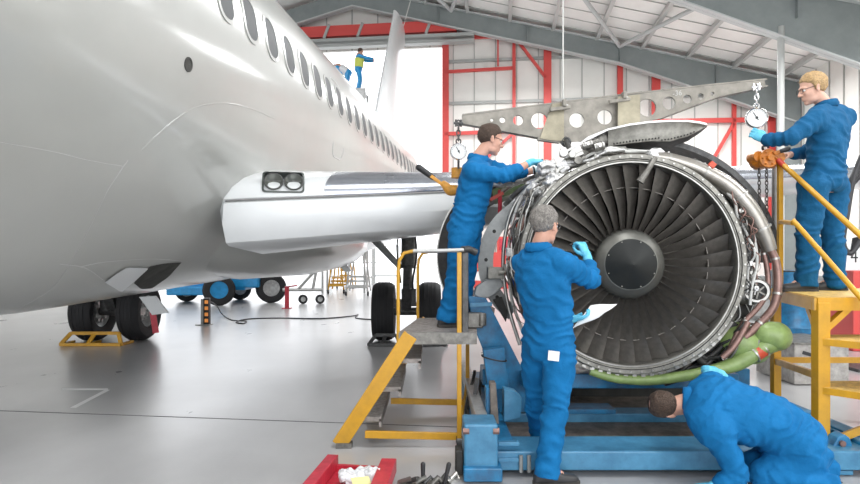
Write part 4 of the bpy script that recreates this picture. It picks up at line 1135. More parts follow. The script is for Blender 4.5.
# brackets, boxes, valves clamped on the case
def gadget(r, a, dz, size, m, kind):
    b = MB(); c = EC(r, a, dz); e = (RT*math.cos(a)+UP*math.sin(a)); t = AX.cross(e); Rm = basis(t, AX, e)
    if kind == 0: b.box(c, size, Rm)
    elif kind == 1:
        b.cyl(c-t*size[0]/2, c+t*size[0]/2, size[2]/2, n=16); b.cyl(c-t*size[0]*.35, c-t*size[0]*.25, size[2]*.62, n=16); b.cyl(c+t*size[0]*.25, c+t*size[0]*.35, size[2]*.62, n=16)
        b.cyl(c, c-AX*size[2]*.7, size[2]*.25, n=10)
    else:
        b.cyl(c-AX*size[1]/2, c+AX*size[1]/2, size[2]/2, n=16); b.box(c+t*size[2]*.5, (size[0], size[1]*.3, size[2]*.3), Rm)
    return b.build(rnd.choice(['bracket', 'connector']) if kind == 0 else 'valve', M[m], eng, smooth=35, bevel=0.003)
gm = ['steel', 'steel2', 'casing', 'foil', 'steel', 'dark', 'cradle', 'redband']
for k in range(44):
    gadget(rnd.uniform(.85, .98), rad(rnd.uniform(-28, 56)), rnd.uniform(0, .25), (rnd.uniform(.025, .07), rnd.uniform(.02, .05), rnd.uniform(.02, .045)), rnd.choice(gm), k % 3)
for k in range(22):
    gadget(rnd.uniform(.86, .93), rad(rnd.uniform(130, 232)), rnd.uniform(0, .3), (rnd.uniform(.03, .1), rnd.uniform(.03, .07), rnd.uniform(.03, .06)), rnd.choice(gm), k % 3)
for k in range(18):
    gadget(rnd.uniform(.87, 1.02), rad(rnd.uniform(100, 138)), rnd.uniform(0.05, .35), (rnd.uniform(.05, .13), rnd.uniform(.03, .08), rnd.uniform(.04, .08)), rnd.choice(['steel', 'steel2', 'foil', 'steel', 'casing']), k % 3)
for k in range(26):
    gadget(rnd.uniform(.87, 1.12), rad(rnd.uniform(-58, -30)), rnd.uniform(0.02, .35), (rnd.uniform(.05, .14), rnd.uniform(.04, .1), rnd.uniform(.04, .09)), rnd.choice(['dark', 'dark', 'steel2', 'dark', 'copper', 'hose']), k % 3)
# foil-wrapped bundles at the upper rim
def foil(px, py, dz, rx, ry, rz, name='foil_bundle'):
    b = MB(); c = EP(px, py, dz)
    for k in range(5): b.ell(c+V((rnd.uniform(-.4, .4)*rx, rnd.uniform(-.3, .3)*ry, rnd.uniform(-.4, .4)*rz)), (rx*.8, ry*.8, rz*.75), None, 16)
    me = remesh(b, name, 0.011, 1, lambda co, no: co+no*np.array([[noise.noise(V(p)*22)*0.02+noise.noise(V(p)*50)*0.008] for p in co]))
    place(me, name, M['foil'], eng, ORG[eng.name])
foil(552, 180, .0, .10, .07, .055); foil(547, 168, .1, .07, .06, .06); foil(655, 155, .0, .065, .06, .05); foil(535, 190, .05, .05, .05, .06); foil(510, 182, .5, .14, .06, .045)
pipe([(655, 158, -.1), (648, 170, -.14), (640, 182, -.14)], [.02, .02, .032], 'steel2', 'sensor_probe')
pipe([(556, 184, -.05), (546, 196, -.05), (537, 207, -.02), (530, 222, 0)], 0.030, 'steel', 'pipe', clamps=2, n=14)
pipe([(548, 175, .1), (530, 186, .15), (518, 205, .2), (511, 232, .2), (508, 262, .2), (512, 300, .2), (524, 335, .15)], 0.013, 'wire', 'wire_harness', clamps=6)
pipe([(540, 178, .2), (520, 196, .25), (508, 222, .25), (503, 262, .25), (508, 305, .25), (520, 345, .2)], 0.016, 'steel', 'pipe', clamps=6)
pipe([(526, 200, .1), (514, 232, .12), (511, 262, .12), (515, 296, .12)], 0.006, 'wireb', 'wire_harness')
pipe([(505, 205, .5), (520, 190, .4), (540, 182, .3), (560, 172, .3)], 0.022, 'steel2', 'pipe', clamps=3)
pipe([(495, 196, .8), (515, 184, .6), (536, 176, .4)], 0.018, 'steel', 'pipe', clamps=2)
pipe([(568, 163, .15), (590, 160, .1), (605, 152, .1), (625, 150, .1)], 0.014, 'foil', 'wrapped_hose', clamps=3)
pipe([(575, 158, .2), (583, 148, .25), (600, 142, .3)], 0.03, 'steel2', 'pipe', clamps=2)
# engine-mount clutter below the cowl panel
for q in ((590, 147, .25, .06), (602, 140, .3, .05), (584, 155, .2, .045), (612, 150, .3, .05)):
    b = MB(); c = EP(q[0], q[1], q[2]); b.lathe([(0, -.03), (q[3]*.5, -.03), (q[3]*.55, -.01), (q[3], 0), (q[3], .05), (0, .05)], c, V((.3, 1, .1)), 24); b.build('mount_fitting', M['steel2'], eng)
b = MB(); b.plate([EP(613, 132, .28), EP(620, 132, .28), EP(628, 152, .28), (EP(618, 154, .28))], 0.06, AX); b.build('mount_fitting', M['casing'], eng, smooth=0)
# starter / round housing on the right
c = EP(758, 291, .02)
b = MB(); b.lathe([(0.060, 0.0), (0.068, -0.02), (0.085, -0.02), (0.098, 0.0), (0.10, 0.1), (0.09, 0.2), (0, 0.2)], c-RT*.01, V((.35, 1, 0)), 36); sh = b.build('round_housing', M['steel'], eng)
b = MB(); b.lathe([(0, 0.0), (0.062, 0.0)], c, V((.35, 1, 0)), 30); b.build('inner_face', M['dark'], sh)
for k in range(5):
    a = rad(40+72*k); b = MB(); e = RT*math.cos(a)+UP*math.sin(a); b.bar(c-V((.35, 1, 0))*.012, c-V((.35, 1, 0))*.012+e*.062, .012, .01, AX); b.build('spoke', M['steel2'], sh)
b = MB(); b.cyl(EP(727, 292, .1), EP(752, 292, .12), .085, .10, 28); b.cyl(EP(733, 292, .1), EP(736, 292, .1), .10, n=28); b.build('round_housing', M['steel2'], eng)
# green tank and duct along the bottom
b = MB()
def tank(b, pts, rs, n=28): b.caps_limb(pts, rs, n, smooth=5)
b = MB(); tank(b, [EP(727, 334, .15), EP(738, 342, .08), EP(752, 346, .08)], [.12, .155, .14]); tk = b.build('oil_tank', M['green'], eng, smooth=70, label='mottled green rounded tank')
for (x, y, x2, y2) in ((718, 322, 733, 366), (738, 318, 752, 366)):
    b = MB(); cc = EP((x+x2)/2, (y+y2)/2, .09); b.ring(cc, V((1, .1, -.45)), .152, .008, 40, 6); b.build('strap', M['steel2'], tk)
b = MB(); tank(b, [EP(766, 334, .0), EP(775, 336, .0), EP(777, 337, .02)], [.098, .11, .105]); dh = b.build('duct_end', M['green'], eng, smooth=70, label='bulbous green duct end')
pipe([(770, 342, .0), (757, 351, -.02), (748, 357, -.03), (735, 364, -.03), (715, 370, -.04), (690, 375, -.05), (650, 380, -.05), (615, 378, -.05), (590, 371, -.05)], [.085, .058, .062, .058, .045, .041, .040, .037, .030], 'green', 'anti_ice_duct', n=20)
b = MB(); p0, p1 = EP(762, 348, -.01), EP(753, 354, -.02); b.cyl(p0, p1, .066, .064, 28); rb_ = b.build('coupling_band', M['redband'], eng, label='red coupling band')
for p_ in (p0, p1):
    b = MB(); d = (p1-p0).normalized(); b.cyl(p_-d*.006, p_+d*.006, .07, n=28); b.build('clamp', M['steel'], rb_)
pipe([(730, 320, 0), (722, 332, 0), (708, 345, 0), (700, 352, 0)], .012, 'wirer', 'wire_harness')
pipe([(748, 322, -.05), (735, 345, -.08), (722, 358, -.08)], .022, 'copper', 'supply_pipe')
pipe([(697, 352, 0), (706, 358, 0), (716, 352, 0), (722, 346, 0)], .02, 'dark', 'pipe'); pipe([(690, 345, 0), (700, 360, 0), (712, 366, 0)], .026, 'dark', 'pipe')
# lower flange bracketry
b = MB()
for k in range(26):
    a = rad(212+112*k/26); c = EC(.85, a, -.05); b.box(c, (.03, .05, .028), basis(-RT*math.sin(a)+UP*math.cos(a), AX, RT*math.cos(a)+UP*math.sin(a)))
b.build('lug_ring', M['steel'], eng, smooth=0)
b = MB(); b.lathe([(0.845, -.06), (0.87, -.06), (0.87, 0.02), (0.845, 0.02), (0.845, -.06)], CE, AX, 60, a0=rad(205), a1=rad(330)); b.build('lower_rib', M['casing'], eng)
# pylon cowl panel over the engine
cols_ = [(566, 156, 158, .40), (574, 147, 158, .36), (588, 136.5, 157, .32), (608, 128.5, 154, .25), (630, 123.5, 151.5, .20), (650, 121, 149.5, .18), (670, 119.8, 146.5, .18), (688, 120, 140, .20), (700, 121.5, 132, .24), (707, 123.2, 126, .28)]
b = MB(); rings = []
for px, y0, y1, dz in cols_:
    A = EP(px, y0, dz); B = EP(px, y0+1.8+(2 if px < 600 else 0), dz-.01)
    rings.append([A+AX*.9+UP*(-.10), A+AX*.45+UP*.02, A, B, B+AX*.012, A+AX*.45+UP*.0, A+AX*.9+UP*(-.12)])
b.loft(rings, True, True); cw = b.build('pylon_cowl', M['white'], eng, smooth=50, label='white curved cowl panel')
b = MB(); rings = []
for px, y0, y1, dz in cols_[3:]:
    h_ = y1-y0; yb = y0+h_*(0.80 if px > 660 else .70)
    rings.append([EP(px, y0+1.8, dz+.0), EP(px, y0+h_*.4, dz+.03), EP(px, yb, dz+.01), EP(px, yb+.6, dz+.02), EP(px, y0+h_*.4, dz+.045), EP(px, y0+2, dz+.02)])
b.loft(rings, True, True); sk = b.build('cowl_skirt', M['casing'], cw, smooth=50)
b = MB()
for k in range(26):
    x = 614+k*3.2; y0 = float(np.interp(x, [c[0] for c in cols_], [c[1] for c in cols_])); y1 = float(np.interp(x, [c[0] for c in cols_], [c[2] for c in cols_])); dz = float(np.interp(x, [c[0] for c in cols_], [c[3] for c in cols_]))
    b.ell(EP(x, y0+(y1-y0)*(0.72 if x > 660 else .63), dz+.004), (.007,)*3, None, 8)
b.build('rivet_row', M['dark'], sk)
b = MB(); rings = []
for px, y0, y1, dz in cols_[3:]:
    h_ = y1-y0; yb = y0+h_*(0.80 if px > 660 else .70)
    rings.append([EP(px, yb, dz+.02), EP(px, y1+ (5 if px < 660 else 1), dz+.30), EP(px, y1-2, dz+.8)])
b.loft(rings, False, False); b.build('cowl_shade', M['dark'], cw)  # dark colour paints the shadow wedge between cowl and fan case
# open cowl doors: left and right C-shaped shells
def cshell(c, r, a0, a1, z0, z1, th, name, m, par=None, lab=None):
    b = MB(); b.lathe([(r, z0), (r+th*.4, z0-.01), (r+th, z0+.02), (r+th, z1), (r, z1), (r, z0)], c, AX, 48, a0=a0, a1=a1, closedprof=False)
    return b.build(name, M[m], par, label=lab)
cs = MB()
# frame_of(AX) gives side = RT, up = UP so lathe angles are usual ones seen from the front
def arc_shell(c, r, th, a0, a1, z0, z1, n=40):
    rings = []
    for i in range(n+1):
        a = a0+(a1-a0)*i/n; e = RT*math.cos(a)+UP*math.sin(a)
        rings.append([c+e*r+AX*z0, c+e*(r+th)+AX*z0, c+e*(r+th)+AX*z1, c+e*r+AX*z1])
    b = MB(); b.loft(rings, True, True); return b
arc_shell(CE, 0.82, 0.20, rad(-72), rad(-18), .14, .5).build('gearbox_backing', M['dark'], eng, label='dark backing shell in the shape of a gearbox casing')  # gearbox-shaped dark backing added behind the pipes
arc_shell(CE, 0.82, 0.15, rad(-18), rad(50), .16, .45).build('side_backing', M['geard'], eng)  # dark backing arc added behind the right-hand pipes
arc_shell(CE, 0.82, 0.09, rad(125), rad(240), .2, .5).build('side_backing', M['steel2'], eng)
lc = P(524, 256, 5.5)
sh = arc_shell(lc, 0.60, 0.20, rad(88), rad(243), 0.0, 0.05).build('fan_cowl', M['dark'], eng, label='dark open left cowl door')
arc_shell(lc, 0.60, 0.02, rad(88), rad(243), 0.05, 0.6).build('cowl_lining', M['geard'], sh)
arc_shell(lc, 0.78, 0.02, rad(88), rad(243), 0.05, 0.6).build('cowl_skin', M['steel2'], sh)
arc_shell(lc, 0.795, 0.012, rad(90), rad(240), -0.012, 0.06).build('cowl_rim', M['steel'], sh)
rc = EP(640, 272, .75)
sh = arc_shell(rc, 1.16, 0.035, rad(4), rad(82), 0.0, 0.9).build('fan_cowl', M['dark'], eng, label='dark open right cowl door')
arc_shell(rc, 1.155, 0.045, rad(4), rad(82), -0.015, 0.0).build('cowl_rim', M['geard'], sh)
b = MB(); b.tube([P(500, 190, 5.5), P(500, 232, 5.5)], .02, 10); b.build('red_strut', M['redd'], eng, label='dark red upright strut')
b = MB(); b.bar(P(490, 200, 5.4), P(503, 193, 5.4), .06, .03); b.build('red_strut', M['wirer'], eng, label='red locking handle')

# ================================================================== the trolley
tr = thing('engine_trolley', 'long blue steel engine transport trolley low on the floor beneath the engine', 'trolley', V((1.4, 4.6, 0)))
def tb(name, m, c0, c1, bev=0.006, lab=None):
    b = MB(); b.box(((c0[0]+c1[0])/2, (c0[1]+c1[1])/2, (c0[2]+c1[2])/2), tuple(abs(c1[i]-c0[i]) for i in range(3))); return b.build(name, M[m], tr, smooth=0, bevel=bev, label=lab)
tb('cross_beam', 'blue2', (0.42, 3.99, .045), (3.05, 4.33, .175), .012)
tb('cross_beam', 'blue2', (0.60, 5.05, .04), (3.1, 5.26, .145), .01)
tb('beam_step', 'blue', (1.15, 5.03, .145), (1.56, 5.25, .185))
tb('deck_plate', 'deck', (0.58, 4.33, .03), (3.05, 5.05, .075))
tb('deck_plate', 'deck', (0.58, 5.26, .03), (3.05, 5.9, .11))
tb('support_beam', 'blue', (0.45, 5.15, .36), (2.75, 5.4, .50), .01, 'dark blue upper cross beam')
tb('support_beam', 'blue', (0.75, 4.85, .40), (2.5, 5.15, .52), .01)
tb('rear_shade_plate', 'well', (0.5, 5.8, .04), (3.0, 5.86, .40))  # black plate painting the shadow below the engine support
tb('side_rail', 'galv', (0.33, 4.2, .20), (0.42, 6.6, .32), .01)
tb('side_rail', 'blue', (0.33, 4.1, .05), (0.58, 6.6, .2), .01)
tb('side_rail', 'blue', (2.95, 4.1, .05), (3.15, 6.6, .2), .01)
# left head block with pins and foot
p0, p1 = P(464, 424, 3.92), P(498, 468, 3.92)
b = MB(); b.box(((p0.x+p1.x)/2, 4.04, (p0.z+p1.z)/2), (p1.x-p0.x, .26, p0.z-p1.z)); hb = b.build('corner_block', M['blue2'], tr, smooth=0, bevel=.015)
b = MB(); b.box(((p0.x+p1.x)/2+.01, 4.02, p1.z-.03), (p1.x-p0.x+.03, .30, .09)); b.build('block_foot', M['blue'], hb, smooth=0, bevel=.01)
for x in (466, 496):
    b = MB(); c = P(x, 431, 3.92); b.cyl(c-V((.02, 0, 0)), c+V((.02, 0, 0)), .022, n=14); b.build('pin', M['copper'], hb)
for z in (443, 459):
    b = MB(); c = P(498, z, 4.0); b.bar(c, c+V((.14, 0, 0)), .05, .025); b.cyl(c+V((.13, -.0, .012)), c+V((.13, 0, .02)), .014, n=12); b.build('locking_lug', M['blue2'], tr, smooth=0, bevel=.006)
for x in (521, 529):
    b = MB(); c = P(x, 463, 3.97); b.cyl(c+V((0, 0, -.06)), c+V((0, 0, .05)), .013, n=12); b.build('u_bolt', M['cradle'], tr)
b = MB(); c = P(459, 460, 4.0); b.box(c, (.05, .12, .17)); b.build('jack_pad', M['dark'], tr, smooth=0, bevel=.01)
for x, y, z in ((.35, 4.15, .05), (3.05, 4.15, .05), (.42, 6.3, .05), (3.05, 6.3, .05)):
    b = MB(); b.cyl((x-.04, y, .055), (x+.04, y, .055), .055, n=20); b.build('castor', M['tire'], tr)
# left upright, cradle post, triangular web and grey ring arm
b = MB(); b.plate([P(468, 296, 5.0), P(486, 298, 5.0), P(500, 325, 5.0), P(524, 372, 5.0), P(527, 412, 5.0), P(492, 412, 5.0), P(484, 352, 5.0), P(473, 325, 5.0)], .08, V((0, 1, 0))); b.build('cradle_web', M['blue'], tr, smooth=0, bevel=.006)
b = MB(); b.bar(P(493, 348, 4.85), P(498, 388, 4.85), .17, .10, V((0, 1, 0))); b.build('upright_post', M['blue'], tr, smooth=0, bevel=.006)
b = MB(); b.ring(P(494, 358, 4.78), V((.2, 0, 1)), .10, .006, 28, 6); b.build('lashing_cable', M['hose'], tr)
b = MB(); b.plate([P(490, 383, 4.45), P(496, 383, 4.45), P(499, 424, 4.45), P(491, 424, 4.45)], .10, V((0, 1, 0))); b.build('end_bracket', M['deck'], tr, smooth=0, bevel=.004, label='rusty brown end bracket')
b = MB(); b.plate([P(504, 389, 4.5), P(516, 392, 4.5), P(522, 398, 4.5), P(521, 418, 4.5), P(504, 422, 4.5)], .12, V((0, 1, 0))); b.build('end_bracket', M['blue2'], tr, smooth=0, bevel=.006)
b = MB(); b.plate([P(486, 388, 4.5), P(491, 388, 4.5), P(491, 424, 4.5), P(486, 424, 4.5)], .12, V((0, 1, 0))); b.build('end_bracket', M['blue'], tr, smooth=0, bevel=.006)
b = MB(); b.bar(P(470, 305, 4.97), P(492, 304, 4.97), .03, .03); b.build('web_rib', M['blue2'], tr, smooth=0)
gc = P(548, 262, 5.15)
arc_shell(gc, .47, .13, rad(110), rad(236), 0, .07).build('cradle_arm', M['cradle'], tr, label='grey curved cradle arm')
b = MB()
for a in (125, 150, 178, 215): e = RT*math.cos(rad(a))+UP*math.sin(rad(a)); c = gc+e*.53; b.cyl(c-AX*.01, c+AX*.0, .016, n=12)
b.build('arm_bolt_holes', M['dark'], tr)
b = MB(); b.plate([P(476, 287, 5.05), P(497, 272, 5.05), P(505, 285, 5.05), P(493, 296, 5.05), P(482, 300, 5.05), P(474, 295, 5.05)], .08, V((0, 1, 0))); b.build('arm_lug', M['cradle'], tr, smooth=0, bevel=.01)
b = MB(); b.box(P(495, 273, 5.02), (.13, .10, .10)); b.cyl(P(498, 273, 4.98), P(510, 273, 4.98), .022, n=12); b.build('arm_clamp', M['casing'], tr, smooth=0, bevel=.008)
b = MB(); b.plate([P(493, 300, 5.1), P(502, 297, 5.1), P(508, 312, 5.1), P(506, 322, 5.1)], .05, V((0, 1, 0))); b.build('arm_end', M['dark'], tr, smooth=0)
b = MB(); b.box(P(473, 320, 4.9), (.16, .12, .12)); b.cyl(P(462, 319, 4.88), P(484, 317, 4.88), .03, n=14); b.cyl(P(482, 313, 4.86), P(482, 326, 4.86), .035, n=14); b.build('trunnion_fitting', M['steel2'], tr, smooth=30, bevel=.01)
# right upright with bolt and lugs
b = MB(); b.plate([P(833, 484, 4.1), P(834, 446, 4.1), P(838, 438, 4.1), P(845, 434.5, 4.1), P(850, 438, 4.1), P(853, 446, 4.1), P(854, 484, 4.1)], .10, V((0, 1, 0))); rb = b.build('end_upright', M['blue'], tr, smooth=0, bevel=.008)
b = MB(); c = P(843.5, 444, 4.08); b.cyl(c, c+V((0, .03, 0)), .02, n=16); b.build('bolt', M['copper'], rb)
for y in (455, 471):
    b = MB(); b.box(P(842, y, 4.05), (.10, .08, .03)); b.build('lug', M['blue2'], rb, smooth=0, bevel=.006)
b = MB(); b.plate([P(850, 434, 4.25), P(860, 431, 4.25), P(872, 436, 4.25), P(872, 456, 4.25), P(852, 456, 4.25)], .3, V((0, 1, 0))); b.build('end_plate', M['blue'], tr, smooth=0, bevel=.01)
# engine feet onto the trolley
b = MB()
for x in (CE.x-.45, CE.x+.5): b.bar((x, 5.1, .50), (x*.6+CE.x*.4, 5.15, .72), .12, .14, V((0, 1, 0)))
b.build('saddle_block', M['blue'], tr, smooth=0)

# ================================================================== hoisting beam and its tackle
def holed_plate(name, outline, holes, Y, thick, m, parent, off):
    cu = bpy.data.curves.new('c', 'CURVE'); cu.dimensions = '2D'; cu.fill_mode = 'BOTH'; cu.extrude = thick/2
    def spl(pts):
        s = cu.splines.new('POLY'); s.points.add(len(pts)-1)
        for i, (x, y) in enumerate(pts): s.points[i].co = (x, y, 0, 1)
        s.use_cyclic_u = True
    def px(q): p = P(q[0], q[1], Y); return (p.x, p.z)
    spl([px(q) for q in outline])
    for hx, hy, hr in holes:
        c = px((hx, hy)); r = hr*Y/F
        spl([(c[0]+r*math.cos(t), c[1]+r*math.sin(t)) for t in [2*PI*k/32 for k in range(32)]])
    o = bpy.data.objects.new('tmp', cu); COL.objects.link(o); bpy.context.view_layer.update()
    me = bpy.data.meshes.new_from_object(o.evaluated_get(bpy.context.evaluated_depsgraph_get()))
    COL.objects.unlink(o); bpy.data.objects.remove(o)
    for v in me.vertices: v.co = V((v.co.x, Y-v.co.z, v.co.y))-off
    me.name = name; me.materials.clear(); me.materials.append(M[m])
    me.update()
    return link(name, me, parent, off)
YB = 5.2
bo = P(600, 125, YB)
bm2 = thing('hoisting_beam', 'long tapered metal hoisting beam with round lightening holes hanging above the engine', 'beam', bo)
holed_plate('beam_web', [(462, 116), (540, 106), (640, 93.5), (640, 128), (604, 141), (566, 142), (540, 138), (462, 123.5)], [(491.6, 120.3, 1.6), (502.3, 120.3, 2.9), (518, 120.6, 5), (539, 120.8, 8), (576.5, 120.4, 7.4), (604.5, 117.4, 7.4)], YB, .02, 'beam', bm2, bo)
holed_plate('beam_web', [(617, 96.5), (700, 87), (764, 80.5), (765, 87), (718, 97), (690, 107), (662, 118), (617, 130)], [(647, 107.8, 8.8), (668.6, 103.2, 6.4), (686.8, 99.2, 4.3), (700.3, 96.6, 3), (712, 94, 1.9)], YB-.06, .02, 'beam', bm2, bo)
def flange(q0, q1, Y, m='beam', w_=.10):
    b = MB(); b.bar(P(*q0, Y), P(*q1, Y), w_, .012, UP); b.build('beam_flange', M[m], bm2, smooth=0)
for q0, q1 in (((462, 116), (540, 106)), ((540, 106), (640, 93.5)), ((462, 123.5), (540, 138)), ((540, 138), (566, 142))): flange(q0, q1, YB+.05)
for q0, q1 in (((617, 96.5), (700, 87)), ((700, 87), (764, 80.5)), ((765, 87), (718, 97)), ((718, 97), (662, 118))): flange(q0, q1, YB-.01)
b = MB(); b.plate([P(552, 104, YB-.03), P(564, 102, YB-.03), P(564, 141, YB-.03), (P(548, 140, YB-.03)), P(540, 138, YB-.03)], .012, V((0, 1, 0))); b.build('doubler_plate', M['brass'], bm2, smooth=0)
b = MB(); b.plate([P(618, 97, YB-.09), P(640, 94.5, YB-.09), P(640, 124, YB-.09), P(618, 130, YB-.09)], .012, V((0, 1, 0))); b.build('doubler_plate', M['brass'], bm2, smooth=0)
for (x0, y0, x1, y1) in ((550, 112, 570, 103), (609, 104, 630, 95)):
    b = MB(); b.bar(P(x0, y0-2, YB-.09), P(x1, y0-5, YB-.09), .03, .03); b.bar(P(x1-6, y0-5, YB-.09), P(x1-6, y1-3, YB-.09), .03, .07, V((0, 1, 0))); f_ = b.build('lifting_bracket', M['beam'], bm2, smooth=0, bevel=.004)
    b = MB(); c = P(x1-3, y1+3, YB-.1); b.cyl(c, c+V((0, .03, 0)), .016, n=14); b.build('bolt', M['steel'], f_)
b = MB(); b.plate([P(538, 137.5, YB-.02), P(560, 140, YB-.02), P(560, 143, YB-.02), P(538, 140, YB-.02)], .05, V((0, 1, 0))); b.build('beam_foot', M['beam'], bm2, smooth=0)
# stencilled mark
tc_ = bpy.data.curves.new('t', 'FONT'); tc_.body = '-36'; tc_.size = .062; tc_.extrude = .0008
to = bpy.data.objects.new('tmp', tc_); COL.objects.link(to); bpy.context.view_layer.update()
me = bpy.data.meshes.new_from_object(to.evaluated_get(bpy.context.evaluated_depsgraph_get())); COL.objects.unlink(to); bpy.data.objects.remove(to)
c = P(672.5, 96, YB-.075)
for v in me.vertices: v.co = V((c.x+v.co.x, c.y-v.co.z, c.z+v.co.y+v.co.x*.1))-bo
me.name = 'stencil_mark'; me.materials.clear(); me.materials.append(M['walls']); link('stencil_mark', me, bm2, bo)
# link from beam to the engine
b = MB(); b.cyl(P(566, 141, YB-.02), P(571, 152, 4.95), .022, n=12); b.ring(P(566, 142, YB-.02), (0, 1, 0), .035, .012, 20, 8); b.build('engine_link', M['geard'], bm2)
b = MB(); b.cyl(P(563, 104, YB-.05), V((P(563, 104, YB-.05).x, YB-.05, roofz(.5)-.2)), .006, n=10)
b.build('lifting_rope', M['wire'], None, 'thin pale lifting rope rising from the hoisting beam to the roof', 'rope')
q0 = H(-4.3, 26.4, 0); 
b = MB(); b.cyl(P(398, 45, 26.5), P(413, -8, 26.5), .022, n=8); b.build('hanging_cord', M['wire'], None, 'thin white cord slanting down from the roof beside the tail fin', 'cord')

def dial(label, c, r, face, top, mat_='chrome'):
    """spring dial: bezel, face, needle, shackles"""
    t = thing('dial_scale', label, 'gauge', c-V((0, 0, r)))
    f = V(face).normalized(); a, u_, _ = frame_of(f)
    b = MB(); b.lathe([(0, .03), (r*.93, .03), (r, .02), (r*1.0, -.018), (r*.93, -.024), (r*.88, -.016), (r*.88, -.012)], c, -f if False else f*-1, 40)
    b2 = MB(); b2.lathe([(0, .03), (r*.93, .03), (r, .02), (r, -.016), (r*.94, -.024), (r*.87, -.018), (r*.86, -.010)], c, f*-1, 40); b2.build('bezel', M['chrome'], t)
    b = MB(); b.lathe([(0, -.010), (r*.87, -.010)], c, f*-1, 40); fc = b.build('dial_face', M['paper'], t)
    b = MB()
    for k in range(24):
        an = 2*PI*k/24; e = a*math.cos(an)+u_*math.sin(an); b.bar(c+f*.0115+e*r*.70, c+f*.0115+e*r*.80, .0022, .001, f)
    b.build('tick_marks', M['black'], fc)
    b = MB(); e = (a*.5+u_*.85).normalized(); b.bar(c+f*.014-e*r*.3, c+f*.014+e*r*.6, .006, .002, f); b.cyl(c+f*.011, c+f*.018, r*.12, n=14); b.build('needle', M['black'], fc)
    # shackles
    b = MB(); h = top-c.z
    x = c+UP*(r+.015)
    b.ring(x, f, .020, .007, 20, 8)
    n = max(2, int((h-r-.03)/.038))
    for k in range(n):
        z = x+UP*(.03+k*(h-r-.03)/n)
        b.tube([z+a*.016*math.cos(t)*(1 if k % 2 else .3)+f*.016*math.cos(t)*(0.3 if k % 2 else 1)+UP*.026*math.sin(t) for t in [2*PI*j/14 for j in range(15)]], .0065, 8)
    b.cyl(z+UP*.0-a*.04, z+a*.04, .011, n=10); b.cyl(z-UP*.03-a*.022, z+UP*.03-a*.022, .009, n=8); b.cyl(z-UP*.03+a*.022, z+UP*.03+a*.022, .009, n=8)
    b.build('shackle', M[mat_], t)
    b = MB(); b.ring(c-UP*(r+.018), a, .022, .007, 18, 8); b.cyl(c-UP*(r+.035), c-UP*(r+.075), .010, n=10); b.build('lower_eye', M[mat_], t)
    return t
dR = P(756.5, 118, 5.12); dial('round white dial gauge held by the blond person, under the right beam tip', dR, .088, (-.28, -1, .05), P(764, 84, 5.14).z)
dL = P(458.5, 151.5, 5.15); dial('round white dial gauge hanging from the left beam tip behind a person', dL, .072, (.1, -1, 0), P(463, 120, 5.15).z, 'geard')
def hoist(label, c, sc, lever):
    t = thing('chain_hoist', label, 'hoist', c-V((0, 0, .12*sc)))
    b = MB()
    b.caps_limb([c+V((-.06, 0, 0))*sc, c+V((.05, 0, 0))*sc], [.07*sc, .075*sc], 20)
    b.cyl(c+V((-.02, -.10, .0))*sc, c+V((-.02, .08, 0))*sc, .078*sc, n=28); b.cyl(c+V((.07, -.09, .01))*sc, c+V((.07, .07, .01))*sc, .052*sc, n=24)
    b.cyl(c+V((-.09, -.07, .02))*sc, c+V((-.09, .05, .02))*sc, .045*sc, n=20)
    for k in range(6): a = k*PI/3; b.cyl(c+V((-.02+.055*math.cos(a), -.115, .055*math.sin(a)))*sc, c+V((-.02+.055*math.cos(a), -.09, .055*math.sin(a)))*sc, .010*sc, n=8)
    b.cyl(c+V((-.02, -.13, .0))*sc, c+V((-.02, -.09, 0))*sc, .025*sc, n=16)
    b.build('hoist_body', M['orange'], t, smooth=40, bevel=.004)
    b = MB(); b.tube([c+V((-.01, 0, .07))*sc, c+V((-.02, 0, .11))*sc, c+V((.02, 0, .13))*sc, c+V((.03, 0, .10))*sc], .010*sc, 8, smooth=4); b.build('hook', M['chain'], t)
    l0, l1 = lever
    b = MB(); b.tube([c, l0, l0.lerp(l1, .45)], [.02, .018, .014], 10); lv = b.build('lever', M['orange'], t)
    b = MB(); b.caps_limb([l0.lerp(l1, .45), l1], [.018, .020], 12); b.build('grip', M['black'], lv)
    return t
hoist('orange chain hoist hanging under the right dial beside the yellow handrail', P(765, 160, 5.1), 1.0, (P(775, 153, 5.0), P(788, 149, 4.98)))
def chain(label, p0, p1, link_=.034):
    n = int((p0-p1).length/link_); d = (p1-p0).normalized(); b = MB()
    for k in range(n):
        c = p0+d*(k+.5)*link_; s_ = V((1, 0, 0)) if k % 2 else V((0, 1, 0))
        b.tube([c+s_*.0115*math.cos(t)+d*.021*math.sin(t) for t in [2*PI*j/12 for j in range(13)]], .0042, 6)
    b.build('hoist_chain', M['chain'], None, label, 'chain')
chain('dark steel chain hanging below the orange hoist, the one nearer the engine', P(759, 169, 5.08), P(760, 232, 5.08))
chain('dark steel chain hanging below the orange hoist, the one nearer the grey post', P(766.5, 169, 5.08), P(767, 236, 5.08))
# left sling tensioner: orange strap fitting with black grip
t = thing('lever_hoist', 'orange lever with a long black grip sticking out behind the left worker', 'hoist', P(452, 190, 5.35))
b = MB(); b.caps_limb([P(456, 190, 5.3), P(450, 190, 5.32), P(444, 184, 5.34)], [.045, .05, .03], 16); b.cyl(P(457, 178, 5.28), P(457, 168, 5.28), .05, n=20); b.build('lever_body', M['ytool'], t)
b = MB(); b.bar(P(448, 189, 5.34), P(431, 176, 5.36), .05, .03); b.build('lever_arm', M['ytool'], t, smooth=0, bevel=.005)
b = MB(); b.caps_limb([P(433, 177.5, 5.36), P(419, 167.5, 5.38)], [.026, .030], 14); b.build('grip', M['black'], t)

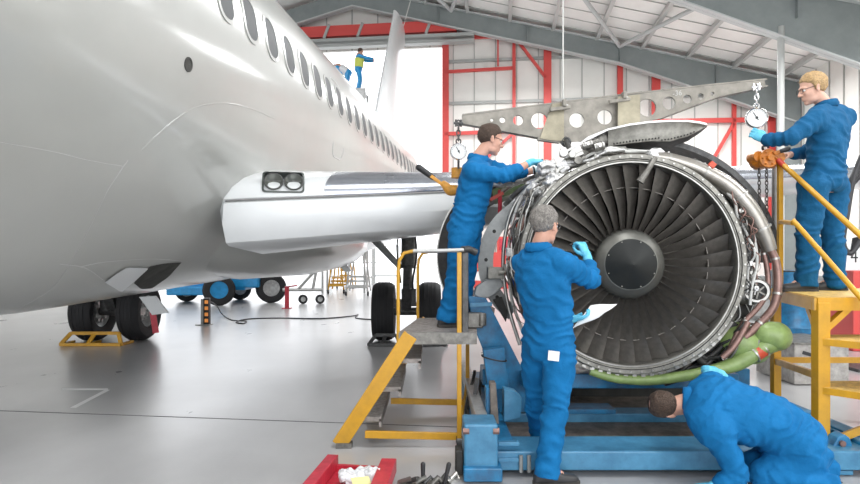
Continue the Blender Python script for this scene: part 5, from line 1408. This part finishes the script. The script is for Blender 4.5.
# ================================================================== left step platform
ls = thing('step_platform', 'yellow framed step platform with grey treads, one person standing on it', 'steps', V((0.0, 5.1, 0)))
YN, YF = 4.62, 5.68
zt = .885
def lb(name, m, c0, c1, bev=.003): 
    b = MB(); b.box(((c0[0]+c1[0])/2, (c0[1]+c1[1])/2, (c0[2]+c1[2])/2), tuple(abs(c1[i]-c0[i]) for i in range(3))); return b.build(name, M[m], ls, smooth=0, bevel=bev)
b = MB(); b.plate([V((-.24, YN, zt-.05)), V((.36, YN, zt-.05)), V((.44, YF, zt-.05)), V((-.11, YF, zt-.05))], .05, UP); b.build('platform_deck', M['tread'], ls, smooth=0)
b = MB(); b.bar((-.24, YN-.01, zt-.045), (.36, YN-.01, zt-.045), .02, .09); b.bar((-.24, YN, zt-.045), (-.11, YF, zt-.045), .02, .07); b.build('deck_edge', M['steel2'], ls, smooth=0)
def xs(y): return .13*(y-YN)/(YF-YN)
for Y_ in (YN, YF):
    o = xs(Y_)
    b = MB(); b.bar((-.70+o, Y_, 0.02), (-.15+o, Y_, zt-.02), .05, .115, V((-1, 0, 1))); b.build('stringer', M['yel'], ls, smooth=0, bevel=.004)
    b = MB(); b.bar((-.72+o, Y_, .02), (-.60+o, Y_, .02), .08, .04); b.build('foot', M['steel2'], ls, smooth=0)
    b = MB(); b.bar((-.50+o, Y_, .10), (.22+o, Y_, .085), .03, .055); b.build('base_rail', M['yel'], ls, smooth=0, bevel=.003)
    b = MB(); b.bar((.225+o, Y_, .05), (.225+o, Y_, 1.5 if Y_ == YN else 1.5), .035, .035, V((0, 1, 0))); b.build('post', M['yel'], ls, smooth=0, bevel=.004)
    b = MB(); b.cyl((.225+o-.02, Y_, .04), (.225+o+.02, Y_, .04), .038, n=18); b.bar((.225+o, Y_, .04), (.225+o, Y_, .09), .05, .03, V((0, 1, 0))); b.build('castor', M['geard'], ls)
    b = MB(); b.tube([(-.245+o, Y_, zt-.1), (-.245+o, Y_, 1.36), (-.235+o, Y_, 1.44), (-.20+o, Y_, 1.495), (-.13+o, Y_, 1.51), (.08+o, Y_, 1.512), (.25+o, Y_, 1.518)], .0135, 12); hr = b.build('handrail', M['yel'], ls, smooth=70)
    b = MB(); b.tube([(-.13+o, Y_, 1.511), (.08+o, Y_, 1.513), (.26+o, Y_, 1.519)], .0155, 12); b.build('bare_rail', M['galv'], hr)
for k, (x, z) in enumerate(((-.245, .66), (-.40, .44), (-.55, .21))):
    b = MB(); b.box((x+.065, (YN+YF)/2, z), (.22, YF-YN-.04, .035)); b.box((x+.165, (YN+YF)/2, z-.03), (.02, YF-YN-.04, .06)); b.build('tread', M['tread'], ls, smooth=0)
b = MB(); b.bar((.225, YN, 0.09), (.225+.13, YF, .30), .02, .04); b.build('side_brace', M['yel'], ls, smooth=0)
b = MB(); b.tube([(.25, YN-.0, 1.52), (.30, YN+.05, 1.525), (.36, YN+.08, 1.50)], .028, 12); b.build('rail_clamp', M['geard'], ls)
b = MB(); b.bar((.272, YN+.03, .88), (.272, YN+.03, 1.50), .05, .04, V((0, 1, 0))); b.build('gate_post', M['geard'], ls, smooth=0, bevel=.006)
# little floor jack beside it
b = MB()
for dx in (-.05, .05): b.bar(P(472, 412, 5.0)+V((dx, 0, 0)), P(478, 372, 5.6)+V((dx*.6, 0, 0)), .025, .04)
b.cyl(P(468, 412, 5.05), P(480, 412, 5.05), .035, n=14); b.bar(P(474, 405, 5.0), P(477, 378, 5.0), .03, .03)
b.build('trolley_jack', M['geard'], None, 'small dark trolley jack on the floor between the step platform and trolley', 'jack')

# ================================================================== right stand
rs = thing('work_stand', 'tall yellow work stand with a raised deck, steps and sloping handrails at right', 'stand', V((2.95, 4.7, 0)))
def rb_(name, m, c0, c1, bev=.003):
    b = MB(); b.box(((c0[0]+c1[0])/2, (c0[1]+c1[1])/2, (c0[2]+c1[2])/2), tuple(abs(c1[i]-c0[i]) for i in range(3))); return b.build(name, M[m], rs, smooth=0, bevel=bev)
zd = 1.185
b = MB(); b.plate([V((2.72, 4.22, zd-.03)), V((3.6, 4.22, zd-.03)), V((3.9, 5.3, zd-.03)), V((3.0, 5.3, zd-.03))], .03, UP); b.build('deck', M['ytread'], rs, smooth=0)
b = MB(); b.bar((2.72, 4.22, zd-.05), (3.6, 4.22, zd-.05), .03, .09); b.bar((2.72, 4.22, zd-.05), (3.0, 5.3, zd-.05), .03, .09); b.bar((3.0, 5.3, zd-.05), (3.9, 5.3, zd-.05), .03, .09); b.build('deck_frame', M['yel'], rs, smooth=0)
legs = ((2.76, 4.24, .085), (3.03, 5.26, .065), (3.62, 4.24, .085), (3.88, 5.26, .065))
for x, y, w_ in legs:
    b = MB(); b.bar((x, y, 0), (x, y, zd-.04), w_, w_, V((0, 1, 0))); b.build('leg', M['yel'], rs, smooth=0, bevel=.004)
b = MB(); b.bar((2.76, 4.24, .93), (2.98, 4.24, 1.13), .04, .05, V((0, 1, 0))); b.build('corner_brace', M['yel'], rs, smooth=0)
b = MB(); b.bar((2.76, 4.26, .92), (2.83, 4.5, 1.13), .04, .05); b.build('corner_brace', M['yel'], rs, smooth=0)
b = MB(); b.bar((3.03, 5.26, .55), (2.76, 4.24, .62), .03, .05); b.build('side_rail', M['yel'], rs, smooth=0)
b = MB(); b.bar((3.03, 5.26, .56), (3.88, 5.26, .56), .03, .05); b.build('side_rail', M['yel'], rs, smooth=0)
b = MB(); b.bar((2.80, 4.24, .15), (3.3, 4.10, .42), .03, .05); b.build('diagonal_brace', M['yel'], rs, smooth=0)
for k, (z, y0) in enumerate(((.87, 4.22), (.53, 4.22))):
    b = MB(); b.plate([V((2.74, y0, z)), V((3.12, 3.78, z)), V((3.6, 3.78, z)), V((3.6, y0+.22, z)), V((2.80, y0+.18, z))], .025, UP); b.build('tread', M['ytread'], rs, smooth=0)
    b = MB(); b.bar((2.74, y0, z), (3.12, 3.78, z), .02, .045); b.build('tread_edge', M['yel'], rs, smooth=0)
def rail_(pts, m, r, nm='handrail'):
    b = MB(); b.tube(pts, r, 12, smooth=2 if len(pts) > 2 else 0); return b.build(nm, M[m], rs, smooth=70)
hr = rail_([P(779, 161, 5.0), P(860, 235, 4.35), P(900, 272, 4.1)], 'yel', .021)
b = MB(); b.tube([P(778, 160, 5.0), P(787.5, 169, 4.93)], .0225, 12); b.build('red_cap', M['wirer'], hr)
rail_([P(780, 222, 5.0), P(793, 223, 4.6), P(798, 226, 4.57), P(860, 297, 4.15), P(880, 320, 4.0)], 'yel', .019)
b = MB(); b.bar((P(780, 160, 5.02).x, 5.02, 1.1), P(780, 162, 5.02), .035, .035, V((0, 1, 0))); b.build('rail_post', M['yel'], rs, smooth=0)
b = MB(); b.cyl((P(776, 160, 5.3).x, 5.3, .0), P(776, 166, 5.3), .034, n=14); b.build('grey_post', M['galv'], rs, label='bare grey upright post')

# ================================================================== floor things in the foreground
rt_ = thing('parts_tray', 'red steel parts tray with bags lying in it on the floor', 'tray', V((-.45, 3.75, 0)))
def fp(px, py, z=0.0): d = (EYE-z)*F/(py-255); return V(((px-430)*d/F, d, z))
b = MB(); b.bar(fp(333, 461, .09), fp(308, 492, .09), .075, .09); b.build('side_channel', M['redd'], rt_, smooth=0, bevel=.004)
b = MB(); b.bar(fp(389, 465, .09), fp(378, 494, .09), .10, .09); b.build('side_channel', M['redd'], rt_, smooth=0, bevel=.004)
b = MB(); b.plate([fp(334, 466, .03), fp(390, 469, .03), fp(378, 496, .03), fp(310, 494, .03)], .012, UP); b.bar(fp(334, 468, .06), fp(388, 471, .06), .03, .05); b.build('tray_floor', M['redd'], rt_, smooth=0)
for k, (px, py, nm, mm, lab, cat) in enumerate(((352, 480, 'plastic_bag', 'plast', 'crumpled clear plastic bag in the red tray, nearest the left channel', 'bag'), (371, 477, 'plastic_bag', 'plast', 'crumpled clear plastic bag in the red tray, behind the yellow card', 'bag'))):
    b = MB(); c = fp(px, py, .08)
    for j in range(6): b.ell(c+V((rnd.uniform(-.05, .05), rnd.uniform(-.04, .04), rnd.uniform(-.01, .03))), (.05, .045, .03), None, 14)
    me = remesh(b, nm, .009, 0, lambda co, no: co+no*np.array([[noise.noise(V(p)*30)*0.025+noise.noise(V(p)*70)*0.01] for p in co]))
    place(me, nm, M[mm], None, c-V((0, 0, .05)), lab, cat=cat)
b = MB(); c = fp(361, 481, .12); b.box(c, (.11, .09, .004), Matrix.Rotation(.3, 3, 'Z') @ Matrix.Rotation(.15, 3, 'X')); b.build('card', M['yelp'], None, 'pale yellow card lying between the bags in the red tray', 'card', smooth=0)
tl = thing('tool_tray', 'grey metal tray of hand tools at the bottom edge of the floor', 'tray', fp(424, 492, 0))
b = MB(); c = fp(424, 488, .03); b.box(c, (.34, .16, .05)); b.build('tray_body', M['steel2'], tl, smooth=0, bevel=.01)
for k in range(7):
    b = MB(); q = c+V((-.15+.05*k, rnd.uniform(-.03, .05), .03)); b.tube([q, q+V((rnd.uniform(.02, .07), rnd.uniform(-.05, .05), .035)), q+V((.06, .02, .01))], rnd.uniform(.008, .02), 10); b.build('tool_piece', M[('steel2', 'geard', 'steel', 'geard')[k % 4]], tl)
for px, py, q, lab in ((423, 486, (-.0, 0, .12), 'black upright screwdriver handle, left of the two standing in the tool tray'), (444, 488, (.03, 0, .13), 'black slanting tool handle, right of the two standing in the tool tray')):
    b = MB(); s0 = fp(px, py, .03)+V((0, -.01, .02)); s1 = s0+V(q); b.caps_limb([s0, s0.lerp(s1, .5), s1], [.011, .013, .015], 12); b.build('screwdriver', M['black'], None, lab, 'tool')

# wheel chocks / trays under the tyres
def chock(label, x0, x1, Y, m, h=.17, d=.5):
    t = thing('wheel_chock', label, 'chock', V(((x0+x1)/2, Y-.45, 0)))
    y = Y-.62
    b = MB(); b.bar((x0+.10, y, h), (x1-.10, y, h), .05, .05); b.build('top_bar', M[m], t, smooth=0)
    b = MB(); b.bar((x0, y-.12, .03), (x1, y-.12, .03), .05, .05); b.build('base_bar', M[m], t, smooth=0)
    for x, xx in ((x0, x0+.10), (x1, x1-.10), ((x0+x1)/2-.05, (x0+x1)/2)):
        b = MB(); b.bar((x, y-.12, .03), (xx, y, h), .06, .03, V((0, 1, 0))); b.bar((x, y-.12, .03), (x, y+.25, .03), .05, .04); b.build('end_frame', M[m], t, smooth=0)
chock('yellow steel wheel chock in front of the far left main wheels', -5.98, -5.0, 10.45, 'yel', .2)
chock('black steel wheel chock in front of the near gear left wheel', -.99, -.46, 10.45, 'geard')
chock('black steel wheel chock behind the yellow steps, at the near gear right wheel', -.28, .26, 10.45, 'geard')
b = MB(); b.bar(P(151, 302, 9.93), P(156, 333, 9.93), .10, .015, V((0, 1, 0))); b.build('warning_streamer', M['redd'], None, 'dark red streamer hanging at the far left main wheels', 'streamer', smooth=0)

# amber beacon box on the floor and its cable
lx = fp(207, 325)
t = thing('signal_post', 'black floor box with four amber lights in a column', 'light', lx)
b = MB(); b.box(lx+V((0, 0, .29)), (.12, .12, .56)); b.build('housing', M['black'], t, smooth=0, bevel=.01)
b = MB(); b.box(lx+V((-.10, .04, .28)), (.06, .10, .54)); b.box(lx+V((-.06, 0, .01)), (.3, .2, .02)); b.build('backplate', M['galv'], t, smooth=0)
for k in range(4):
    b = MB(); b.box(lx+V((.01, -.065, .10+.13*k)), (.075, .015, .075)); b.build('amber_lamp', M['amber'], t, smooth=0, bevel=.01)
b = MB(); b.tube([lx+V((.05, .05, .5))]+[fp(*q) for q in ((217, 306, .3), (222, 314, .05), (232, 320, .012), (246, 321, .012), (243, 323.5, .012), (236, 322, .012), (248, 319, .012), (280, 318, .012), (320, 318.5, .012), (352, 316, .012), (358, 314.5, .012), (356, 318, .012), (372, 319.5, .012))], .014, 8, smooth=5)
b.build('floor_cable', M['hose'], None, 'thin dark cable looping across the floor from the amber light box', 'cable')

# blue tow tractor
def wheel_part(par, c, r, w_, name='wheel', m='tire', hubm='rim', ax=V((1, 0, 0))):
    b = MB(); ax = V(ax).normalized(); b.lathe([(r*.55, -w_/2), (r*.9, -w_/2), (r, -w_/3), (r, w_/3), (r*.9, w_/2), (r*.55, w_/2), (r*.55, -w_/2)], c, ax, 32); o = b.build(name, M[m], par)
    b = MB(); b.lathe([(0, -w_*.3), (r*.25, -w_*.35), (r*.3, -w_*.2), (r*.55, -w_*.4), (r*.56, w_*.4), (0, w_*.3)], c, ax, 24); b.build('hub', M[hubm], o); return o
Yt_ = 18.2
tx = lambda px, Y=Yt_: (px-430)/F*Y
tt = thing('tow_tractor', 'low blue tow tractor with black tyres parked beyond the belly', 'vehicle', V((tx(232), 18.6, 0)))
b = MB(); b.box((tx(205), 19.0, .62), (tx(248)-tx(168), 1.6, .42)); b.box((tx(245), 18.9, .72), (tx(258)-tx(230), 1.5, .45)); b.box((tx(190), 18.6, .40), (1.2, 1.4, .25)); b.build('chassis', M['bluev'], tt, smooth=0, bevel=.04)
b = MB(); b.box((tx(250), 18.6, .95), (.9, .7, .12)); b.box((tx(238), 18.4, .6), (.5, .3, .2)); b.build('engine_cover', M['geard'], tt, smooth=0, bevel=.03)
wa = V((.75, -.66, 0))
for px, py, Y in ((219, 285, 17.6), (271, 279, 18.6), (187, 284, 19.2), (240, 280, 20.0)):
    r = .46 if px in (219, 271) else .36
    wheel_part(tt, V((tx(px, Y), Y, r)), r, .34, hubm='bluev' if px == 219 else 'rim', ax=(.35, -.93, 0))
# towbar trolley with jockey wheels and red post
t = thing('tow_dolly', 'grey tubular towing dolly on small castors beside the blue tractor', 'dolly', V((tx(305), 18.4, 0)))
b = MB(); Yd = 18.3
b.tube([V((tx(282), Yd, .42)), V((tx(322), Yd, .42))], .05, 8); b.tube([V((tx(297), Yd, .42)), V((tx(316), Yd, 1.05))], .045, 8); b.tube([V((tx(312), Yd, .42)), V((tx(316), Yd, 1.05))], .045, 8); b.tube([V((tx(292), Yd, .95)), V((tx(318), Yd, 1.05))], .04, 8); b.build('frame', M['galv'], t)
for px in (303, 320):
    wheel_part(t, V((tx(px), Yd-.1, .14)), .14, .08, 'castor', ax=(.35, -.93, 0))
b = MB(); b.cyl((tx(287, 16.6), 16.6, 0), (tx(287, 16.6), 16.6, .62), .06, n=14); b.box((tx(287, 16.6), 16.6, .01), (.24, .24, .02)); b.tube([(tx(288, 16.6), 16.6, .60), (tx(297, 16.6), 16.6, .64)], .02, 8); b.build('barrier_post', M['redd'], None, 'short dark red barrier post standing by the towing dolly', 'post')
# yellow mobile steps and racks far in the doorway
def ladder(label, px, Y, h, m, w_=.8, d=1.0):
    t = thing('mobile_ladder', label, 'ladder', V((tx(px, Y), Y, 0)))
    x = tx(px, Y)
    b = MB()
    for dy in (0, d):
        b.tube([(x-w_/2, Y+dy, .12), (x-w_/4, Y+dy, h)], .03, 8); b.tube([(x+w_/2, Y+dy, .12), (x+w_/4, Y+dy, h)], .03, 8)
        b.tube([(x-w_/4, Y+dy, h), (x+w_/4, Y+dy, h)], .03, 8); b.tube([(x-w_/2, Y, .3), (x-w_/2, Y+d, .3)], .03, 8); b.tube([(x+w_/4, Y, h), (x+w_/4, Y+d, h)], .03, 8); b.tube([(x-w_/2, Y+dy, .3), (x+w_/2, Y+dy, .3)], .03, 8)
    b.build('frame', M[m], t)
    for k in range(3):
        z = .35+k*(h*.5-.3)/3; b = MB(); b.box((x, Y+.2+.2*k, z), (w_*.8, .3, .06)); b.build('step', M[m], t, smooth=0)
    for sx in (-1, 1):
        b = MB(); b.cyl((x+sx*w_/2-.03, Y, .08), (x+sx*w_/2+.03, Y, .08), .08, n=12); b.build('castor', M['tire'], t)
ladder('small yellow mobile ladder beyond the belly, nearest the black wheel well', 336, 23, 1.3, 'yel', .6)
ladder('yellow mobile ladder standing right of the small one in the bright doorway', 345, 26.5, 1.9, 'yel', .7)
ladder('grey mobile ladder on castors standing in the bright doorway', 357, 21.8, 1.6, 'galv', .8)
for k, (x0, x1, Y) in enumerate(((330, 345, 30), (347, 372, 29), (374, 398, 31))):
    b = MB(); xa, xb = tx(x0, Y), tx(x1, Y)
    for x in (xa, xb): 
        for dy in (0, .6): b.bar((x, Y+dy, 0), (x, Y+dy, 2.0), .05, .05, V((0, 1, 0)))
    for z in (.4, 1.1, 1.95):
        for dy in (0, .6): b.bar((xa, Y+dy, z), (xb, Y+dy, z), .05, .04)
        b.bar((xa, Y, z), (xa, Y+.6, z), .04, .04); b.bar((xb, Y, z), (xb, Y+.6, z), .04, .04)
    b.build('pipe_rack', M['purl'], None, ['narrow pale tubular rack outside the doorway, left of three', 'wide pale tubular rack outside the doorway, middle of three', 'pale tubular rack outside the doorway, right of three near the gear'][k], 'rack', 'tubular racks outside the doorway', smooth=0)
# tail dock platform
b = MB(); Yk = 24.0
x0, x1 = tx(325, Yk)-0.0, tx(366, Yk)
zk = EYE+(255-92)*Yk/F
t = thing('tail_dock', 'grey tall maintenance dock beside the tail carrying two people', 'platform', V(((x0+x1)/2, Yk, 0)))
b = MB(); b.box(((x0+x1)/2, Yk, zk-.05), (x1-x0, 1.2, .09)); b.build('dock_deck', M['galv'], t, smooth=0)
for x in (x0, x1):
    for dy in (-.55, .55):
        b = MB(); b.bar((x, Yk+dy, 0), (x, Yk+dy, zk), .08, .08, V((0, 1, 0))); b.build('leg', M['galv'], t, smooth=0)

# right-hand background: toolbox, red cabinet with sign, hoses
b = MB(); c = V((tx(816, 6.9), 7.2, 0))
t = thing('tool_case', 'long dented aluminium tool case with a slot handle on the floor', 'case', c)
b = MB(); b.box(c+V((0, 0, .24)), (.62, .8, .46)); b.build('case_body', M['case'], t, smooth=0, bevel=.01)
b = MB(); b.box(c+V((0, 0, .475)), (.64, .82, .02)); b.build('lid', M['steel2'], t, smooth=0)
b = MB(); b.box(c+V((-.16, -.402, .36)), (.12, .012, .04), Matrix.Rotation(.3, 3, 'Y')); b.build('handle_slot', M['black'], t, smooth=0, bevel=.004)
Yr = 9.5
t = thing('red_cabinet', 'red cabinet standing on the floor behind the yellow work stand', 'cabinet', V((tx(856, Yr), Yr, 0)))
b = MB(); b.box((tx(862, Yr), Yr, .62), (.7, .6, 1.24)); b.build('cabinet_body', M['red'], t, smooth=0, bevel=.02)
b = MB(); b.bar((tx(848, Yr), Yr-.31, 1.0), (tx(876, Yr), Yr-.31, 1.0), .02, .03); b.build('drawer_edge', M['redd'], t, smooth=0)
t = thing('notice_board', 'white notice with a black figure 4 standing on the red cabinet', 'sign', V((tx(849, Yr), Yr-.1, 1.24)))
b = MB(); b.box((tx(850, Yr), Yr-.1, 1.24+.22), (.38, .02, .44)); b.build('board', M['sign'], t, smooth=0)
b = MB(); fx = tx(849, Yr); fz = 1.24+.20; fy = Yr-.115
b.bar((fx-.05, fy, fz), (fx+.06, fy, fz), .004, .022); b.bar((fx+.02, fy, fz-.07), (fx+.02, fy, fz+.12), .004, .022, V((1, 0, 0))) if False else b.box((fx+.025, fy, fz+.02), (.02, .004, .19))
b.bar((fx-.045, fy, fz), (fx+.025, fy, fz+.11), .004, .02, UP); b.build('figure', M['black'], t, smooth=0)
t = thing('hose_rack', 'tangle of black curved hoses hanging behind the blond person on the stand', 'hoses', V((tx(852, 7.7), 7.7, 0)))
b = MB(); b.box((tx(864, 7.8), 7.8, 1.4), (.06, .06, 2.8)); b.box((tx(864, 7.8), 7.8, .02), (.5, .5, .04)); b.build('rack_post', M['geard'], t, smooth=0)
for k in range(5):
    q = .03*k; b = MB(); b.tube([(tx(862+k, 7.7), 7.7+q, 2.75-.06*k), (tx(853-k, 7.7), 7.7+q, 2.45-.05*k), (tx(847-k, 7.7), 7.7+q, 2.0), (tx(843+k, 7.7), 7.7+q, 1.65), (tx(850+k*2, 7.7), 7.7+q, 1.5), (tx(862, 7.7), 7.7+q, 1.7)], .035, 10, smooth=4); b.build('hose', M['hose'], t)
t = thing('blue_drum', 'blue drum standing on the floor behind the grey post of the stand', 'drum', V((tx(790, 9.0), 9.0, 0)))
b = MB(); c = V((tx(792, 9.0), 9.0, 0)); b.lathe([(0, 1.25), (.27, 1.25), (.29, 1.22), (.29, .85), (.30, .83), (.29, .81), (.29, .43), (.30, .41), (.29, .39), (.29, .03), (.27, 0), (0, 0)], c, UP, 36); b.build('drum_body', M['blue'], t)
b = MB(); b.ring(c+V((0, 0, 1.24)), UP, .28, .012, 36, 8); b.build('rim', M['geard'], t)
b = MB(); b.box((tx(800, 14), 14, .5), (3.2, .7, 1.0)); b.box((tx(800, 14), 13.64, .5), (3.0, .02, .8), mi=1); b.build('storage_bench', [M['cradle'], M['galv']], None, 'long grey storage bench far behind the yellow work stand', 'bench', smooth=0)
